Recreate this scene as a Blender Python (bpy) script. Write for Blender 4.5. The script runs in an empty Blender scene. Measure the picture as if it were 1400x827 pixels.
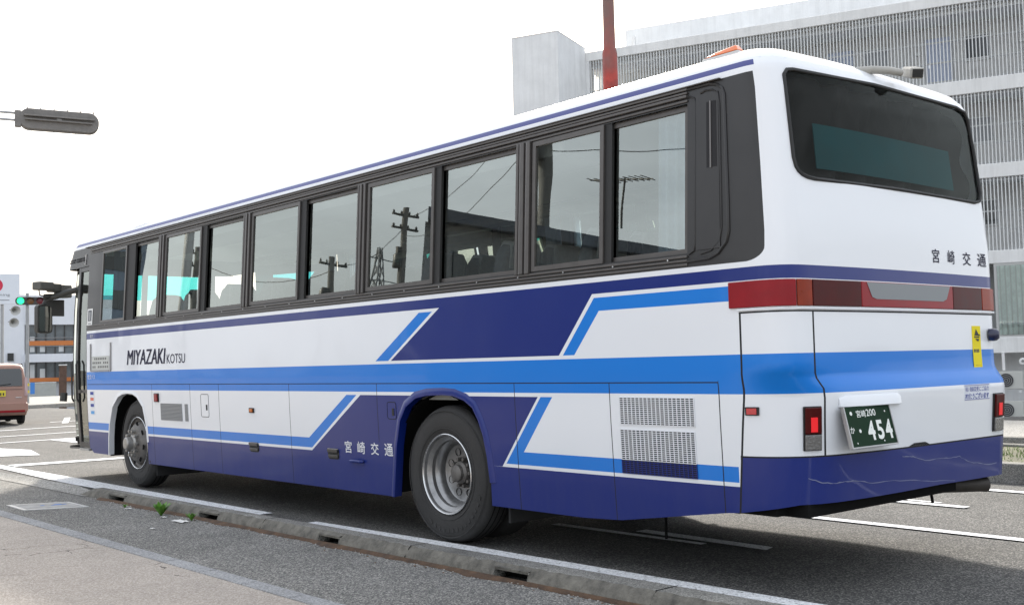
import bpy, bmesh, math, random
from mathutils import Vector, Matrix
from mathutils.geometry import delaunay_2d_cdt, tessellate_polygon
random.seed(7)
SC=bpy.context.scene; COL=SC.collection
R=math.radians
# ------------------------------------------------------------------ camera
YAW,PIT,ROL=0.71202954,0.05594569,-0.02368142
CAMP=Vector((-5.1387,-3.5099,1.3736))
fw=Vector((math.sin(YAW)*math.cos(PIT),math.cos(YAW)*math.cos(PIT),math.sin(PIT)))
r0=Vector((math.cos(YAW),-math.sin(YAW),0)); u0=r0.cross(fw)
rt=r0*math.cos(ROL)+u0*math.sin(ROL); up=rt.cross(fw)
cd=bpy.data.cameras.new("camera"); cam=bpy.data.objects.new("camera",cd); COL.objects.link(cam)
m=Matrix((rt,up,-fw)).transposed().to_4x4(); m.translation=CAMP; cam.matrix_world=m
cd.sensor_width=36; cd.lens=1492.1/1400*36; cd.clip_start=.05; cd.clip_end=3000
SC.camera=cam
# ------------------------------------------------------------------ sky, sun, exposure
SUN_EL,SUN_AZ=R(31),R(40)           # azimuth measured from +Y towards +X
w=bpy.data.worlds.new("World"); SC.world=w; w.use_nodes=True
nt=w.node_tree; bg=nt.nodes["Background"]; sky=nt.nodes.new("ShaderNodeTexSky"); sky.sky_type='NISHITA'; sky.sun_disc=False
sky.sun_elevation=SUN_EL; sky.sun_rotation=SUN_AZ; sky.dust_density=6; sky.air_density=1.2; sky.ozone_density=1.0; sky.altitude=0
hz=nt.nodes.new("ShaderNodeMixRGB"); hz.inputs[0].default_value=.62; hz.inputs[2].default_value=(8.1,8.45,9.0,1)
wc=nt.nodes.new("ShaderNodeTexCoord"); wm=nt.nodes.new("ShaderNodeMapping"); wm.inputs["Scale"].default_value=(1,1,3.2); wn=nt.nodes.new("ShaderNodeTexNoise"); wn.inputs["Scale"].default_value=2.6; wn.inputs["Detail"].default_value=7; wn.inputs["Roughness"].default_value=.6
nt.links.new(wc.outputs["Generated"],wm.inputs[0]); nt.links.new(wm.outputs[0],wn.inputs["Vector"])      # thin uneven cloud veil
wr=nt.nodes.new("ShaderNodeMapRange"); wr.inputs[1].default_value=.33; wr.inputs[2].default_value=.67; wr.inputs[3].default_value=.80; wr.inputs[4].default_value=1.25; nt.links.new(wn.outputs[0],wr.inputs[0])
wv=nt.nodes.new("ShaderNodeVectorMath"); wv.operation='SCALE'; wv.inputs[0].default_value=tuple(hz.inputs[2].default_value)[:3]; nt.links.new(wr.outputs[0],wv.inputs["Scale"]); nt.links.new(wv.outputs[0],hz.inputs[2])
nt.links.new(sky.outputs[0],hz.inputs[1]); nt.links.new(hz.outputs[0],bg.inputs[0]); bg.inputs[1].default_value=.15
sd=bpy.data.lights.new("sun",'SUN'); sd.energy=5.0; sd.angle=R(6); sd.color=(1,.95,.87)
so=bpy.data.objects.new("sun",sd); COL.objects.link(so)
sv=Vector((math.sin(SUN_AZ)*math.cos(SUN_EL),math.cos(SUN_AZ)*math.cos(SUN_EL),math.sin(SUN_EL)))
so.rotation_euler=sv.to_track_quat('Z','Y').to_euler(); so.location=sv*60
vs=SC.view_settings; vs.view_transform='Standard'; vs.look='None'; vs.exposure=.52; vs.gamma=1; vs.use_curve_mapping=False
SC.cycles.max_bounces=8; SC.cycles.transparent_max_bounces=24; SC.cycles.glossy_bounces=4; SC.cycles.caustics_reflective=False; SC.cycles.caustics_refractive=False
# ------------------------------------------------------------------ materials
MAT={}
def mat(name,col,rough=.5,metal=0,spec=.5,coat=0,bump=0,bscale=50,var=0,vscale=3,emit=None,es=1,wave=0,dirt=None):
    if name in MAT: return MAT[name]
    m=bpy.data.materials.new(name); m.use_nodes=True; t=m.node_tree; b=t.nodes["Principled BSDF"]
    b.inputs["Base Color"].default_value=(*col,1); b.inputs["Roughness"].default_value=rough; b.inputs["Metallic"].default_value=metal
    b.inputs["Specular IOR Level"].default_value=spec; b.inputs["Coat Weight"].default_value=coat; b.inputs["Coat Roughness"].default_value=.04
    tc=t.nodes.new("ShaderNodeTexCoord")
    if var:
        n=t.nodes.new("ShaderNodeTexNoise"); n.inputs["Scale"].default_value=vscale; n.inputs["Detail"].default_value=6; n.inputs["Roughness"].default_value=.65
        t.links.new(tc.outputs["Object"],n.inputs["Vector"])
        r=t.nodes.new("ShaderNodeMapRange"); r.inputs[1].default_value=.3; r.inputs[2].default_value=.7; r.inputs[3].default_value=1-var; r.inputs[4].default_value=1+var
        t.links.new(n.outputs[0],r.inputs[0])
        h=t.nodes.new("ShaderNodeHueSaturation"); h.inputs["Color"].default_value=(*col,1); t.links.new(r.outputs[0],h.inputs["Value"]); t.links.new(h.outputs[0],b.inputs["Base Color"])
        rr=t.nodes.new("ShaderNodeMapRange"); rr.inputs[3].default_value=max(.02,rough-.12*var*4); rr.inputs[4].default_value=min(1,rough+.12*var*4); t.links.new(n.outputs[0],rr.inputs[0]); t.links.new(rr.outputs[0],b.inputs["Roughness"])
    if bump or wave:
        n=t.nodes.new("ShaderNodeTexNoise"); n.inputs["Scale"].default_value=bscale; n.inputs["Detail"].default_value=4 if bump else 1
        t.links.new(tc.outputs["Object"],n.inputs["Vector"]); bn=t.nodes.new("ShaderNodeBump"); bn.inputs["Strength"].default_value=bump or wave
        bn.inputs["Distance"].default_value=.01 if bump else .05
        t.links.new(n.outputs[0],bn.inputs["Height"]); t.links.new(bn.outputs[0],b.inputs["Normal"])
        if coat: t.links.new(bn.outputs[0],b.inputs["Coat Normal"])
    if emit: b.inputs["Emission Color"].default_value=(*emit,1); b.inputs["Emission Strength"].default_value=es
    MAT[name]=m; return m
def paint(name,col,rough=.35,coat=.32): 
    m=mat(name,col,rough,0,.3,coat,wave=.18,bscale=1.7)
    # fine uneven road film in the roughness
    t=m.node_tree; b=t.nodes["Principled BSDF"]; tc=[n for n in t.nodes if n.type=='TEX_COORD'][0]
    n=t.nodes.new("ShaderNodeTexNoise"); n.inputs["Scale"].default_value=2.3; n.inputs["Detail"].default_value=5; t.links.new(tc.outputs["Object"],n.inputs["Vector"])
    r=t.nodes.new("ShaderNodeMapRange"); r.inputs[1].default_value=.35; r.inputs[2].default_value=.7; r.inputs[3].default_value=.03; r.inputs[4].default_value=.14
    t.links.new(n.outputs[0],r.inputs[0]); t.links.new(r.outputs[0],b.inputs["Coat Roughness"])
    # road dust thrown up on the lowest panels, streaky
    sx=t.nodes.new("ShaderNodeSeparateXYZ"); t.links.new(tc.outputs["Object"],sx.inputs[0])
    hz_=t.nodes.new("ShaderNodeMapRange"); hz_.inputs[1].default_value=.95; hz_.inputs[2].default_value=.28; hz_.inputs[4].default_value=.13; t.links.new(sx.outputs[2],hz_.inputs[0])
    mp=t.nodes.new("ShaderNodeMapping"); mp.inputs["Scale"].default_value=(6,6,1.3); t.links.new(tc.outputs["Object"],mp.inputs[0])
    n2=t.nodes.new("ShaderNodeTexNoise"); n2.inputs["Scale"].default_value=1.6; n2.inputs["Detail"].default_value=7; n2.inputs["Roughness"].default_value=.7; t.links.new(mp.outputs[0],n2.inputs["Vector"])
    mu=t.nodes.new("ShaderNodeMath"); mu.operation='MULTIPLY'; t.links.new(n2.outputs[0],mu.inputs[0]); t.links.new(hz_.outputs[0],mu.inputs[1])
    mx=t.nodes.new("ShaderNodeMixRGB"); mx.inputs[1].default_value=(*col,1); mx.inputs[2].default_value=(.22,.20,.17,1); t.links.new(mu.outputs[0],mx.inputs[0]); t.links.new(mx.outputs[0],b.inputs["Base Color"])
    return m
def glass(name,tint,ior=1.5,rough=.0,extra=None):
    if name in MAT: return MAT[name]
    m=bpy.data.materials.new(name); m.use_nodes=True; t=m.node_tree; t.nodes.remove(t.nodes["Principled BSDF"])
    out=t.nodes["Material Output"]; tr=t.nodes.new("ShaderNodeBsdfTransparent"); tr.inputs[0].default_value=(*tint,1)
    g=t.nodes.new("ShaderNodeBsdfGlossy"); g.inputs["Roughness"].default_value=rough; g.inputs["Color"].default_value=(.95,1.0,.94,1)
    f=t.nodes.new("ShaderNodeFresnel"); f.inputs[0].default_value=ior
    mx=t.nodes.new("ShaderNodeMixShader"); two=t.nodes.new("ShaderNodeMath"); two.operation='ADD'; two.inputs[1].default_value=1; t.links.new(f.outputs[0],two.inputs[0])   # both faces of the pane: 2r/(1+r)
    tw=t.nodes.new("ShaderNodeMath"); tw.operation='MULTIPLY'; tw.inputs[1].default_value=2; t.links.new(f.outputs[0],tw.inputs[0])
    dv=t.nodes.new("ShaderNodeMath"); dv.operation='DIVIDE'; t.links.new(tw.outputs[0],dv.inputs[0]); t.links.new(two.outputs[0],dv.inputs[1])
    t.links.new(dv.outputs[0],mx.inputs[0]); t.links.new(tr.outputs[0],mx.inputs[1]); t.links.new(g.outputs[0],mx.inputs[2])
    tc=t.nodes.new("ShaderNodeTexCoord"); n=t.nodes.new("ShaderNodeTexNoise"); n.inputs["Scale"].default_value=1.6; n.inputs["Detail"].default_value=1
    bn=t.nodes.new("ShaderNodeBump"); bn.inputs["Strength"].default_value=.045; bn.inputs["Distance"].default_value=.02
    t.links.new(tc.outputs["Object"],n.inputs[0]); t.links.new(n.outputs[0],bn.inputs["Height"]); t.links.new(bn.outputs[0],g.inputs["Normal"])
    t.links.new(mx.outputs[0],out.inputs[0]); MAT[name]=m; return m
def ground_mat(name,base,speck,scale,bump,patch=.15,rough=.9,cracks=0,lo=.55,hi=1.5):
    """aggregate surface: stones of several tones, patches of wear, optional cracks"""
    m=bpy.data.materials.new(name); m.use_nodes=True; t=m.node_tree; b=t.nodes["Principled BSDF"]; L=t.links; N=t.nodes.new
    tc=N("ShaderNodeTexCoord")
    v=N("ShaderNodeTexVoronoi"); v.inputs["Scale"].default_value=scale; L.new(tc.outputs["Object"],v.inputs["Vector"])
    cr=N("ShaderNodeValToRGB"); cr.color_ramp.elements[0].position=.15; cr.color_ramp.elements[0].color=tuple(c*lo for c in base)+(1,)
    cr.color_ramp.elements[1].position=.95; cr.color_ramp.elements[1].color=tuple(c*hi for c in speck)+(1,)
    e=cr.color_ramp.elements.new(.6); e.color=(*base,1)
    sp=N("ShaderNodeSeparateColor"); L.new(v.outputs["Color"],sp.inputs[0]); L.new(sp.outputs[0],cr.inputs[0])
    n=N("ShaderNodeTexNoise"); n.inputs["Scale"].default_value=.9; n.inputs["Detail"].default_value=8; n.inputs["Roughness"].default_value=.7; L.new(tc.outputs["Object"],n.inputs["Vector"])
    mr=N("ShaderNodeMapRange"); mr.inputs[1].default_value=.3; mr.inputs[2].default_value=.7; mr.inputs[3].default_value=1-patch; mr.inputs[4].default_value=1+patch; L.new(n.outputs[0],mr.inputs[0])
    h=N("ShaderNodeHueSaturation"); L.new(cr.outputs[0],h.inputs["Color"]); L.new(mr.outputs[0],h.inputs["Value"]); last=h.outputs[0]
    if cracks:
        v2=N("ShaderNodeTexVoronoi"); v2.feature='DISTANCE_TO_EDGE'; v2.inputs["Scale"].default_value=cracks
        n2=N("ShaderNodeTexNoise"); n2.inputs["Scale"].default_value=2; n2.inputs["Detail"].default_value=4; L.new(tc.outputs["Object"],n2.inputs["Vector"])
        mxv=N("ShaderNodeMixRGB"); mxv.inputs[0].default_value=.35; L.new(tc.outputs["Object"],mxv.inputs[1]); L.new(n2.outputs["Color"],mxv.inputs[2]); L.new(mxv.outputs[0],v2.inputs["Vector"])
        lt=N("ShaderNodeMath"); lt.operation='LESS_THAN'; lt.inputs[1].default_value=.006; L.new(v2.outputs[0],lt.inputs[0])
        n3=N("ShaderNodeTexNoise"); n3.inputs["Scale"].default_value=1.1; L.new(tc.outputs["Object"],n3.inputs["Vector"])
        gt=N("ShaderNodeMath"); gt.operation='GREATER_THAN'; gt.inputs[1].default_value=.53; L.new(n3.outputs[0],gt.inputs[0])
        mu=N("ShaderNodeMath"); mu.operation='MULTIPLY'; L.new(lt.outputs[0],mu.inputs[0]); L.new(gt.outputs[0],mu.inputs[1])
        mx=N("ShaderNodeMixRGB"); L.new(mu.outputs[0],mx.inputs[0]); L.new(last,mx.inputs[1]); mx.inputs[2].default_value=tuple(c*.3 for c in base)+(1,); last=mx.outputs[0]
    L.new(last,b.inputs["Base Color"]); b.inputs["Roughness"].default_value=rough; b.inputs["Specular IOR Level"].default_value=.3
    bn=N("ShaderNodeBump"); bn.inputs["Strength"].default_value=bump; bn.inputs["Distance"].default_value=.008; L.new(v.outputs["Distance"],bn.inputs["Height"]); L.new(bn.outputs[0],b.inputs["Normal"])
    MAT[name]=m; return m
WHITE=paint("white_paint",(.78,.80,.83),.3,.6); NAVY=paint("navy_paint",(.003,.017,.165)); BLUE=paint("light_blue_paint",(.004,.185,.64))
BLACKP=mat("black_trim",(.026,.025,.025),.38,0,.4,.15,var=.15,vscale=2); SEAM=mat("seam_shadow_gap",(.012,.012,.014),.8)
FRAME=mat("bronze_aluminium",(.092,.085,.080),.36,.3,.5,var=.12,vscale=8); FRAMEL=mat("bronze_aluminium_light",(.17,.16,.155),.35,.6)
RUB=mat("rubber",(.014,.014,.014),.6); TYRE=mat("tyre_rubber",(.028,.027,.026),.75,bump=.25,bscale=60,var=.25,vscale=5)
DARK=mat("underbody_black",(.008,.008,.008),.9,spec=.1); STEEL=mat("painted_steel_rim",(.30,.30,.30),.32,.75,var=.25,vscale=9); CHROME=mat("bright_metal",(.7,.7,.7),.15,1)
HUBM=mat("dusty_hub",(.16,.15,.14),.55,.5,var=.35,vscale=14)
GL=glass("side_glass",(.84,.89,.87),2.25); GLC=glass("clear_glass",(.8,.85,.83)); GLCY=glass("cyan_band_glass",(.10,.72,.75))
# ------------------------------------------------------------------ shape of the coach body: plan curve x height profile
def lerp(a,b,t): return a+(b-a)*t
def interp(x,xs,ys):
    if x<=xs[0]: return ys[0]
    for i in range(1,len(xs)):
        if x<=xs[i]: return lerp(ys[i-1],ys[i],(x-xs[i-1])/(xs[i]-xs[i-1]))
    return ys[-1]
def sst(a,b,x):
    t=min(1,max(0,(x-a)/(b-a))); return t*t*(3-2*t)
W2=1.25
PER=26.6
def corner_table(P0,P1,P2,start,end,n=40):
    pts=[start]+[((1-t)**2*P0[0]+2*t*(1-t)*P1[0]+t*t*P2[0],(1-t)**2*P0[1]+2*t*(1-t)*P1[1]+t*t*P2[1]) for t in [i/n for i in range(n+1)]]+[end]
    L=[0]
    for a,b in zip(pts,pts[1:]): L.append(L[-1]+math.dist(a,b))
    return pts,[l/L[-1] for l in L]
def ct_eval(tab,s):
    pts,L=tab
    return (interp(s,L,[p[0] for p in pts]),interp(s,L,[p[1] for p in pts]))
def ymid(x,x2,y2,yc): return yc+(y2-yc)*((x-W2)/(W2-x2))**2
R_UP=(.22,.10,.055); R_LO=(.50,.085,.045); F_=(.13,.02,-.06)
T_UP=corner_table((0,.32),(0,.113),(.22,.10),(0,.6),(.6,ymid(.6,*R_UP)))
T_LO=corner_table((0,.55),(0,.13),(.50,.085),(0,.6),(.6,ymid(.6,*R_LO)))
Q_UP=(.14,.075,.055); Q_LO=(.12,.050,.045)
S_UP=corner_table((0,.26),(0,.085),(.14,.075),(0,.6),(.6,ymid(.6,*Q_UP)))
S_LO=corner_table((0,.24),(0,.072),(.12,.050),(0,.6),(.6,ymid(.6,*Q_LO)))
T_F=corner_table((0,.15),(0,.03),(.13,.02),(0,.6),(.6,ymid(.6,*F_)))
def side_inset(z): return interp(z,[0.2,0.6,1.0,1.3,1.9,3.06,3.10,3.14,3.18,3.22,3.255,3.28,3.30,3.31],[.055,.03,.01,0,0,.06,.068,.085,.12,.18,.28,.42,.75,1.249])
def rear_off(z): return interp(z,[.3,.5,.8,1.14,1.19,1.27,2.1,2.5,2.95,3.06,3.10,3.14,3.18,3.22,3.255,3.28,3.30,3.31],[.05,.0,-.02,-.04,-.035,0,0,.03,.07,.09,.10,.12,.15,.21,.32,.5,.9,1.3])
def front_off(z): return interp(z,[.3,.5,1.3,2.5,2.85,3.06,3.14,3.18,3.22,3.255,3.28,3.30,3.31],[.10,.03,0,.01,.06,.20,.30,.40,.52,.7,.95,1.3,1.7])
def plan0(u,z):
    u=(u+1.9)%PER-1.9
    w=sst(1.14,1.33,z)
    if u>=.6 and u<=11.4: return 0.,u
    if u<.6 and u>=0:
        s=(.6-u)/.6; a=ct_eval(T_UP,s); b=ct_eval(T_LO,s); return lerp(b[0],a[0],w),lerp(b[1],a[1],w)
    if -1.30<=u<0:
        x=.6-u; return (x,lerp(ymid(x,*R_LO),ymid(x,*R_UP),w)) if x<W2 else (x,lerp(ymid(2*W2-x,*Q_LO),ymid(2*W2-x,*Q_UP),w))
    if u<-1.30:
        s=(u+1.9)/.6; s=1-s; a=ct_eval(S_UP,1-s); b=ct_eval(S_LO,1-s); return 2*W2-lerp(b[0],a[0],w),lerp(b[1],a[1],w)
    if u<=12.0:
        x,y=ct_eval(T_F,(u-11.4)/.6); return x,12.0-y
    if u<=13.3:
        x=.6+(u-12.0); return x,12.0-ymid(x,*F_)
    if u<=13.9:
        x,y=ct_eval(T_F,(13.9-u)/.6); return 2*W2-x,12.0-y
    return 2*W2,25.3-u
def surf(u,z,off=0.0):
    x,y=plan0(u,z); i=side_inset(z)
    X=W2+(x-W2)*(W2-i)/W2
    Y=y+rear_off(z)*sst(.75,.1,y) if y<6 else y-front_off(z)*sst(11.0,11.9,y)
    if off:
        n=normal(u,z); return (X+n[0]*off,Y+n[1]*off,z+n[2]*off)
    return (X,Y,z)
def normal(u,z,h=.004):
    a=surf(u+h,z);b=surf(u-h,z);c=surf(u,z+h if z<3.29 else z);d=surf(u,z-h)
    p=[a[i]-b[i] for i in range(3)];q=[c[i]-d[i] for i in range(3)]
    n=[p[1]*q[2]-p[2]*q[1],p[2]*q[0]-p[0]*q[2],p[0]*q[1]-p[1]*q[0]]
    l=math.sqrt(sum(v*v for v in n)) or 1
    return [-v/l for v in n]
# ------------------------------------------------------------------ object helpers
def link(name,me,parent=None):
    o=bpy.data.objects.new(name,me); COL.objects.link(o)
    if parent is not None:
        o.parent=parent
    return o
def tag(o,label=None,cat=None,group=None,kind=None):
    if label: o["label"]=label
    if cat: o["category"]=cat
    if group: o["group"]=group
    if kind: o["kind"]=kind
    return o
def thing(name,loc,label,cat,group=None,rz=0):
    o=bpy.data.objects.new(name,None); o.location=loc; o.rotation_euler=(0,0,rz); COL.objects.link(o); o.empty_display_size=.2
    return tag(o,label,cat,group)
class MB:
    def __init__(s): s.v=[]; s.f=[]; s.m=[]; s.sm=[]
    def add(s,vs,fs,mi=0,sm=False):
        b=len(s.v); s.v+= [tuple(v) for v in vs]; s.f+=[tuple(i+b for i in f) for f in fs]; s.m+=[mi]*len(fs); s.sm+=[sm]*len(fs); return s
    def box(s,a,b,mi=0,M=None):
        x0,y0,z0=a;x1,y1,z1=b
        V=[(x0,y0,z0),(x1,y0,z0),(x1,y1,z0),(x0,y1,z0),(x0,y0,z1),(x1,y0,z1),(x1,y1,z1),(x0,y1,z1)]
        if M is not None: V=[M@Vector(v) for v in V]
        return s.add(V,[(0,3,2,1),(4,5,6,7),(0,1,5,4),(1,2,6,5),(2,3,7,6),(3,0,4,7)],mi)
    def tube(s,pts,r,n=8,mi=0,caps=True,r1=None):
        pts=[Vector(p) for p in pts]; rings=[]; b=len(s.v); prev=None
        for i,p in enumerate(pts):
            d=(pts[min(i+1,len(pts)-1)]-pts[max(i-1,0)]).normalized()
            a=d.orthogonal().normalized() if prev is None else (prev-d*prev.dot(d)).normalized()
            prev=a; c=d.cross(a); rr=r if r1 is None else r+(r1-r)*i/(len(pts)-1)
            rings.append([p+(a*math.cos(2*math.pi*k/n)+c*math.sin(2*math.pi*k/n))*rr for k in range(n)])
        V=[v for g in rings for v in g]; F=[]
        for i in range(len(pts)-1):
            for k in range(n): F.append((i*n+k,i*n+(k+1)%n,(i+1)*n+(k+1)%n,(i+1)*n+k))
        s.add(V,F,mi,True)
        if caps: s.add(rings[0],[tuple(range(n))][::1],mi); s.add(rings[-1],[tuple(range(n))],mi)
        return s
    def lathe(s,prof,c,axis,n=48,mi=0,close=False):
        """prof: list (radius, distance along axis)"""
        ax=Vector(axis).normalized(); a=ax.orthogonal().normalized(); q=ax.cross(a); c=Vector(c)
        V=[c+ax*h+(a*math.cos(2*math.pi*k/n)+q*math.sin(2*math.pi*k/n))*r for r,h in prof for k in range(n)]
        F=[(i*n+k,i*n+(k+1)%n,(i+1)*n+(k+1)%n,(i+1)*n+k) for i in range(len(prof)-1) for k in range(n)]
        s.add(V,F,mi,True)
        if close: s.add(V[:n],[tuple(range(n))],mi); s.add(V[-n:],[tuple(range(n))],mi)
        return s
    def prism(s,poly,z0,z1,M=None,mi=0,sm=False):
        """poly in local xy, extruded along local z"""
        n=len(poly); V=[Vector((x,y,z0)) for x,y in poly]+[Vector((x,y,z1)) for x,y in poly]
        if M is not None: V=[M@v for v in V]
        s.add(V,[tuple(range(n))[::-1],tuple(range(n,2*n))],mi); s.add(V,[(i,(i+1)%n,n+(i+1)%n,n+i) for i in range(n)],mi,sm); return s
    def build(s,name,mats,parent=None,bevel=0,seg=2,auto=False):
        me=bpy.data.meshes.new(name); me.from_pydata(s.v,[],s.f)
        if not isinstance(mats,(list,tuple)): mats=[mats]
        for m_ in mats: me.materials.append(m_)
        me.polygons.foreach_set("material_index",s.m); me.polygons.foreach_set("use_smooth",s.sm)
        bm=bmesh.new(); bm.from_mesh(me); bmesh.ops.remove_doubles(bm,verts=bm.verts,dist=1e-5); bmesh.ops.recalc_face_normals(bm,faces=bm.faces)
        bm.to_mesh(me); bm.free()
        if any(s.sm): me.set_sharp_from_angle(angle=R(38))
        o=link(name,me,parent)
        if bevel:
            b=o.modifiers.new("bevel",'BEVEL'); b.width=bevel; b.segments=seg; b.limit_method='ANGLE'; b.angle_limit=R(35); b.harden_normals=False
        return o
def rrect(x0,y0,x1,y1,r,n=5):
    P=[]
    for cx,cy,a in((x1-r,y1-r,0),(x0+r,y1-r,90),(x0+r,y0+r,180),(x1-r,y0+r,270)):
        for k in range(n+1): t=R(a+90*k/n); P.append((cx+r*math.cos(t),cy+r*math.sin(t)))
    return P
def copy_tree(o,parent=None):
    c=o.copy(); COL.objects.link(c); c.parent=parent
    for ch in list(o.children): copy_tree(ch,c)
    return c
def text_mesh(body,shear=0,bold=0,res=3):
    c=bpy.data.curves.new("lettering",'FONT'); c.body=body; c.shear=shear; c.offset=bold; c.resolution_u=res
    o=bpy.data.objects.new("lettering",c); COL.objects.link(o); dg=bpy.context.evaluated_depsgraph_get(); dg.update()
    me=bpy.data.meshes.new_from_object(o.evaluated_get(dg)); V=[v.co.copy() for v in me.vertices]; F=[tuple(p.vertices) for p in me.polygons]
    bpy.data.objects.remove(o); bpy.data.meshes.remove(me)
    if not V: return [],[]
    x0=min(v.x for v in V);x1=max(v.x for v in V);y0=min(v.y for v in V);y1=max(v.y for v in V)
    return [((v.x-x0)/(x1-x0),(v.y-y0)/(y1-y0)) for v in V],F
# ------------------------------------------------------------------ ground
def dip(x,y):
    """the land falls a metre towards the flats on the right and beyond the junction"""
    nx,ny=.922,.3875; d=(x-32.4)*nx+(y-13)*ny
    a=max(0,min(1,(d+15)/9)); a=a*a*(3-2*a)
    r=math.hypot(x+5,y+3.5); b=max(0,min(1,(r-56)/20)) if x<d*0+26 else 0
    return -1.15*max(a if y<70 and x>10 else 0,b)
ASPH=ground_mat("asphalt_road",(.078,.077,.074),(.155,.149,.137),105,.5,.24,lo=.6,hi=1.35)
ASPH2=ground_mat("asphalt_gutter_lane",(.19,.185,.172),(.31,.295,.265),120,.7,.20,lo=.5,hi=1.4)
CONC=ground_mat("kerb_concrete",(.26,.25,.225),(.29,.28,.25),150,.6,.45,lo=.5,hi=1.2)
CONCL=ground_mat("pale_concrete",(.30,.29,.265),(.36,.345,.32),120,.3,.12)
PINK=ground_mat("worn_pink_paving",(.41,.36,.31),(.48,.43,.38),130,.35,.13,cracks=2.2,lo=.75,hi=1.1)
BORD=ground_mat("grey_paving_border",(.31,.31,.31),(.38,.38,.38),110,.35,.2,lo=.75,hi=1.1)
def lines_mat():
    m=ground_mat("worn_white_line",(.80,.81,.82),(.86,.86,.86),90,.5,.08,lo=.75,hi=1.0)
    t=m.node_tree; b=t.nodes["Principled BSDF"]; src=b.inputs["Base Color"].links[0].from_socket; tc=[n for n in t.nodes if n.type=='TEX_COORD'][0]
    n=t.nodes.new("ShaderNodeTexNoise"); n.inputs["Scale"].default_value=26; n.inputs["Detail"].default_value=6; n.inputs["Roughness"].default_value=.75; t.links.new(tc.outputs["Object"],n.inputs["Vector"])
    r=t.nodes.new("ShaderNodeMapRange"); r.inputs[1].default_value=.56; r.inputs[2].default_value=.63; t.links.new(n.outputs[0],r.inputs[0])
    mx=t.nodes.new("ShaderNodeMixRGB"); mx.inputs[2].default_value=(.17,.165,.155,1); t.links.new(r.outputs[0],mx.inputs[0]); t.links.new(src,mx.inputs[1]); t.links.new(mx.outputs[0],b.inputs["Base Color"])
    return m
LINE=lines_mat()
g=MB(); xs=[-600,-150,-60,-20,0]+[4+2*i for i in range(24)]+[60,90,150,300,700]; ys=[-600,-120,-40]+[-20+4*i for i in range(32)]+[130,200,400,900]
V=[(x,y,-.006+dip(x,y)) for y in ys for x in xs]; n=len(xs)
g.add(V,[(j*n+i,j*n+i+1,(j+1)*n+i+1,(j+1)*n+i) for j in range(len(ys)-1) for i in range(n-1)],0,True)
tag(g.build("ground",ASPH),kind="structure")
def ribbon(name,pts0,pts1,z,m_,parent=None,kind="structure"):
    """sheet between two polylines of equal length"""
    b=MB(); n=len(pts0); V=[(*p,z) for p in pts0]+[(*p,z) for p in pts1]
    b.add(V,[(i,i+1,n+i+1,n+i) for i in range(n-1)]); o=b.build(name,m_,parent)
    if kind: tag(o,kind=kind)
    return o
KO=lambda y:-.545-.014*y            # kerb outer top edge
KB=lambda y:-.600-.014*y            # kerb outer foot
KI=lambda y:-.335-.026*y            # kerb inner top edge
BO=lambda y:-1.71-.010*y; BI=lambda y:-1.83-.012*y
YS=[-40,-10,-4,0,3,6,9.0]
ribbon("gutter_lane",[(KB(y)-.0,y) for y in YS+[60]],[(BO(y),y) for y in YS+[60]],.0,ASPH2)
ribbon("pavement",[(BI(y),y) for y in YS+[60]],[(-30,y) for y in YS+[60]],.004,PINK)
# border blocks, each 0.6 m, surface pattern of one strip
b=MB(); y=-12
while y<40:
    y1=y+.6; g_=.006
    b.add([(BO(y),y+g_,.010),(BO(y1),y1-g_,.010),(BI(y1),y1-g_,.010),(BI(y),y+g_,.010),(BO(y),y+g_,-.02),(BO(y1),y1-g_,-.02),(BI(y1),y1-g_,-.02),(BI(y),y+g_,-.02)],[(0,3,2,1),(0,1,5,4),(1,2,6,5),(2,3,7,6),(3,0,4,7)]); y=y1
tag(b.build("pavement_edging",BORD),kind="structure")
# concrete apron where the kerb drops
b=MB(); AY=[9.0,9.75,10.4,12,16,24,40]
def apx(y,t): 
    i=KI(y)+.03; o=KB(y)-.03; return i+(o-i)*t
V=[(apx(y,t) if y>9.5 or t<.99 else apx(y,t),y,(.05*(1-t)*(1-t)+.006) if y>9.6 else .006+.0) for y in AY for t in(0,.33,.66,1)]
b.add(V,[(j*4+i,j*4+i+1,(j+1)*4+i+1,(j+1)*4+i) for j in range(len(AY)-1) for i in range(3)],0,True); tag(b.build("driveway_apron",CONCL),kind="structure")
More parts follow.
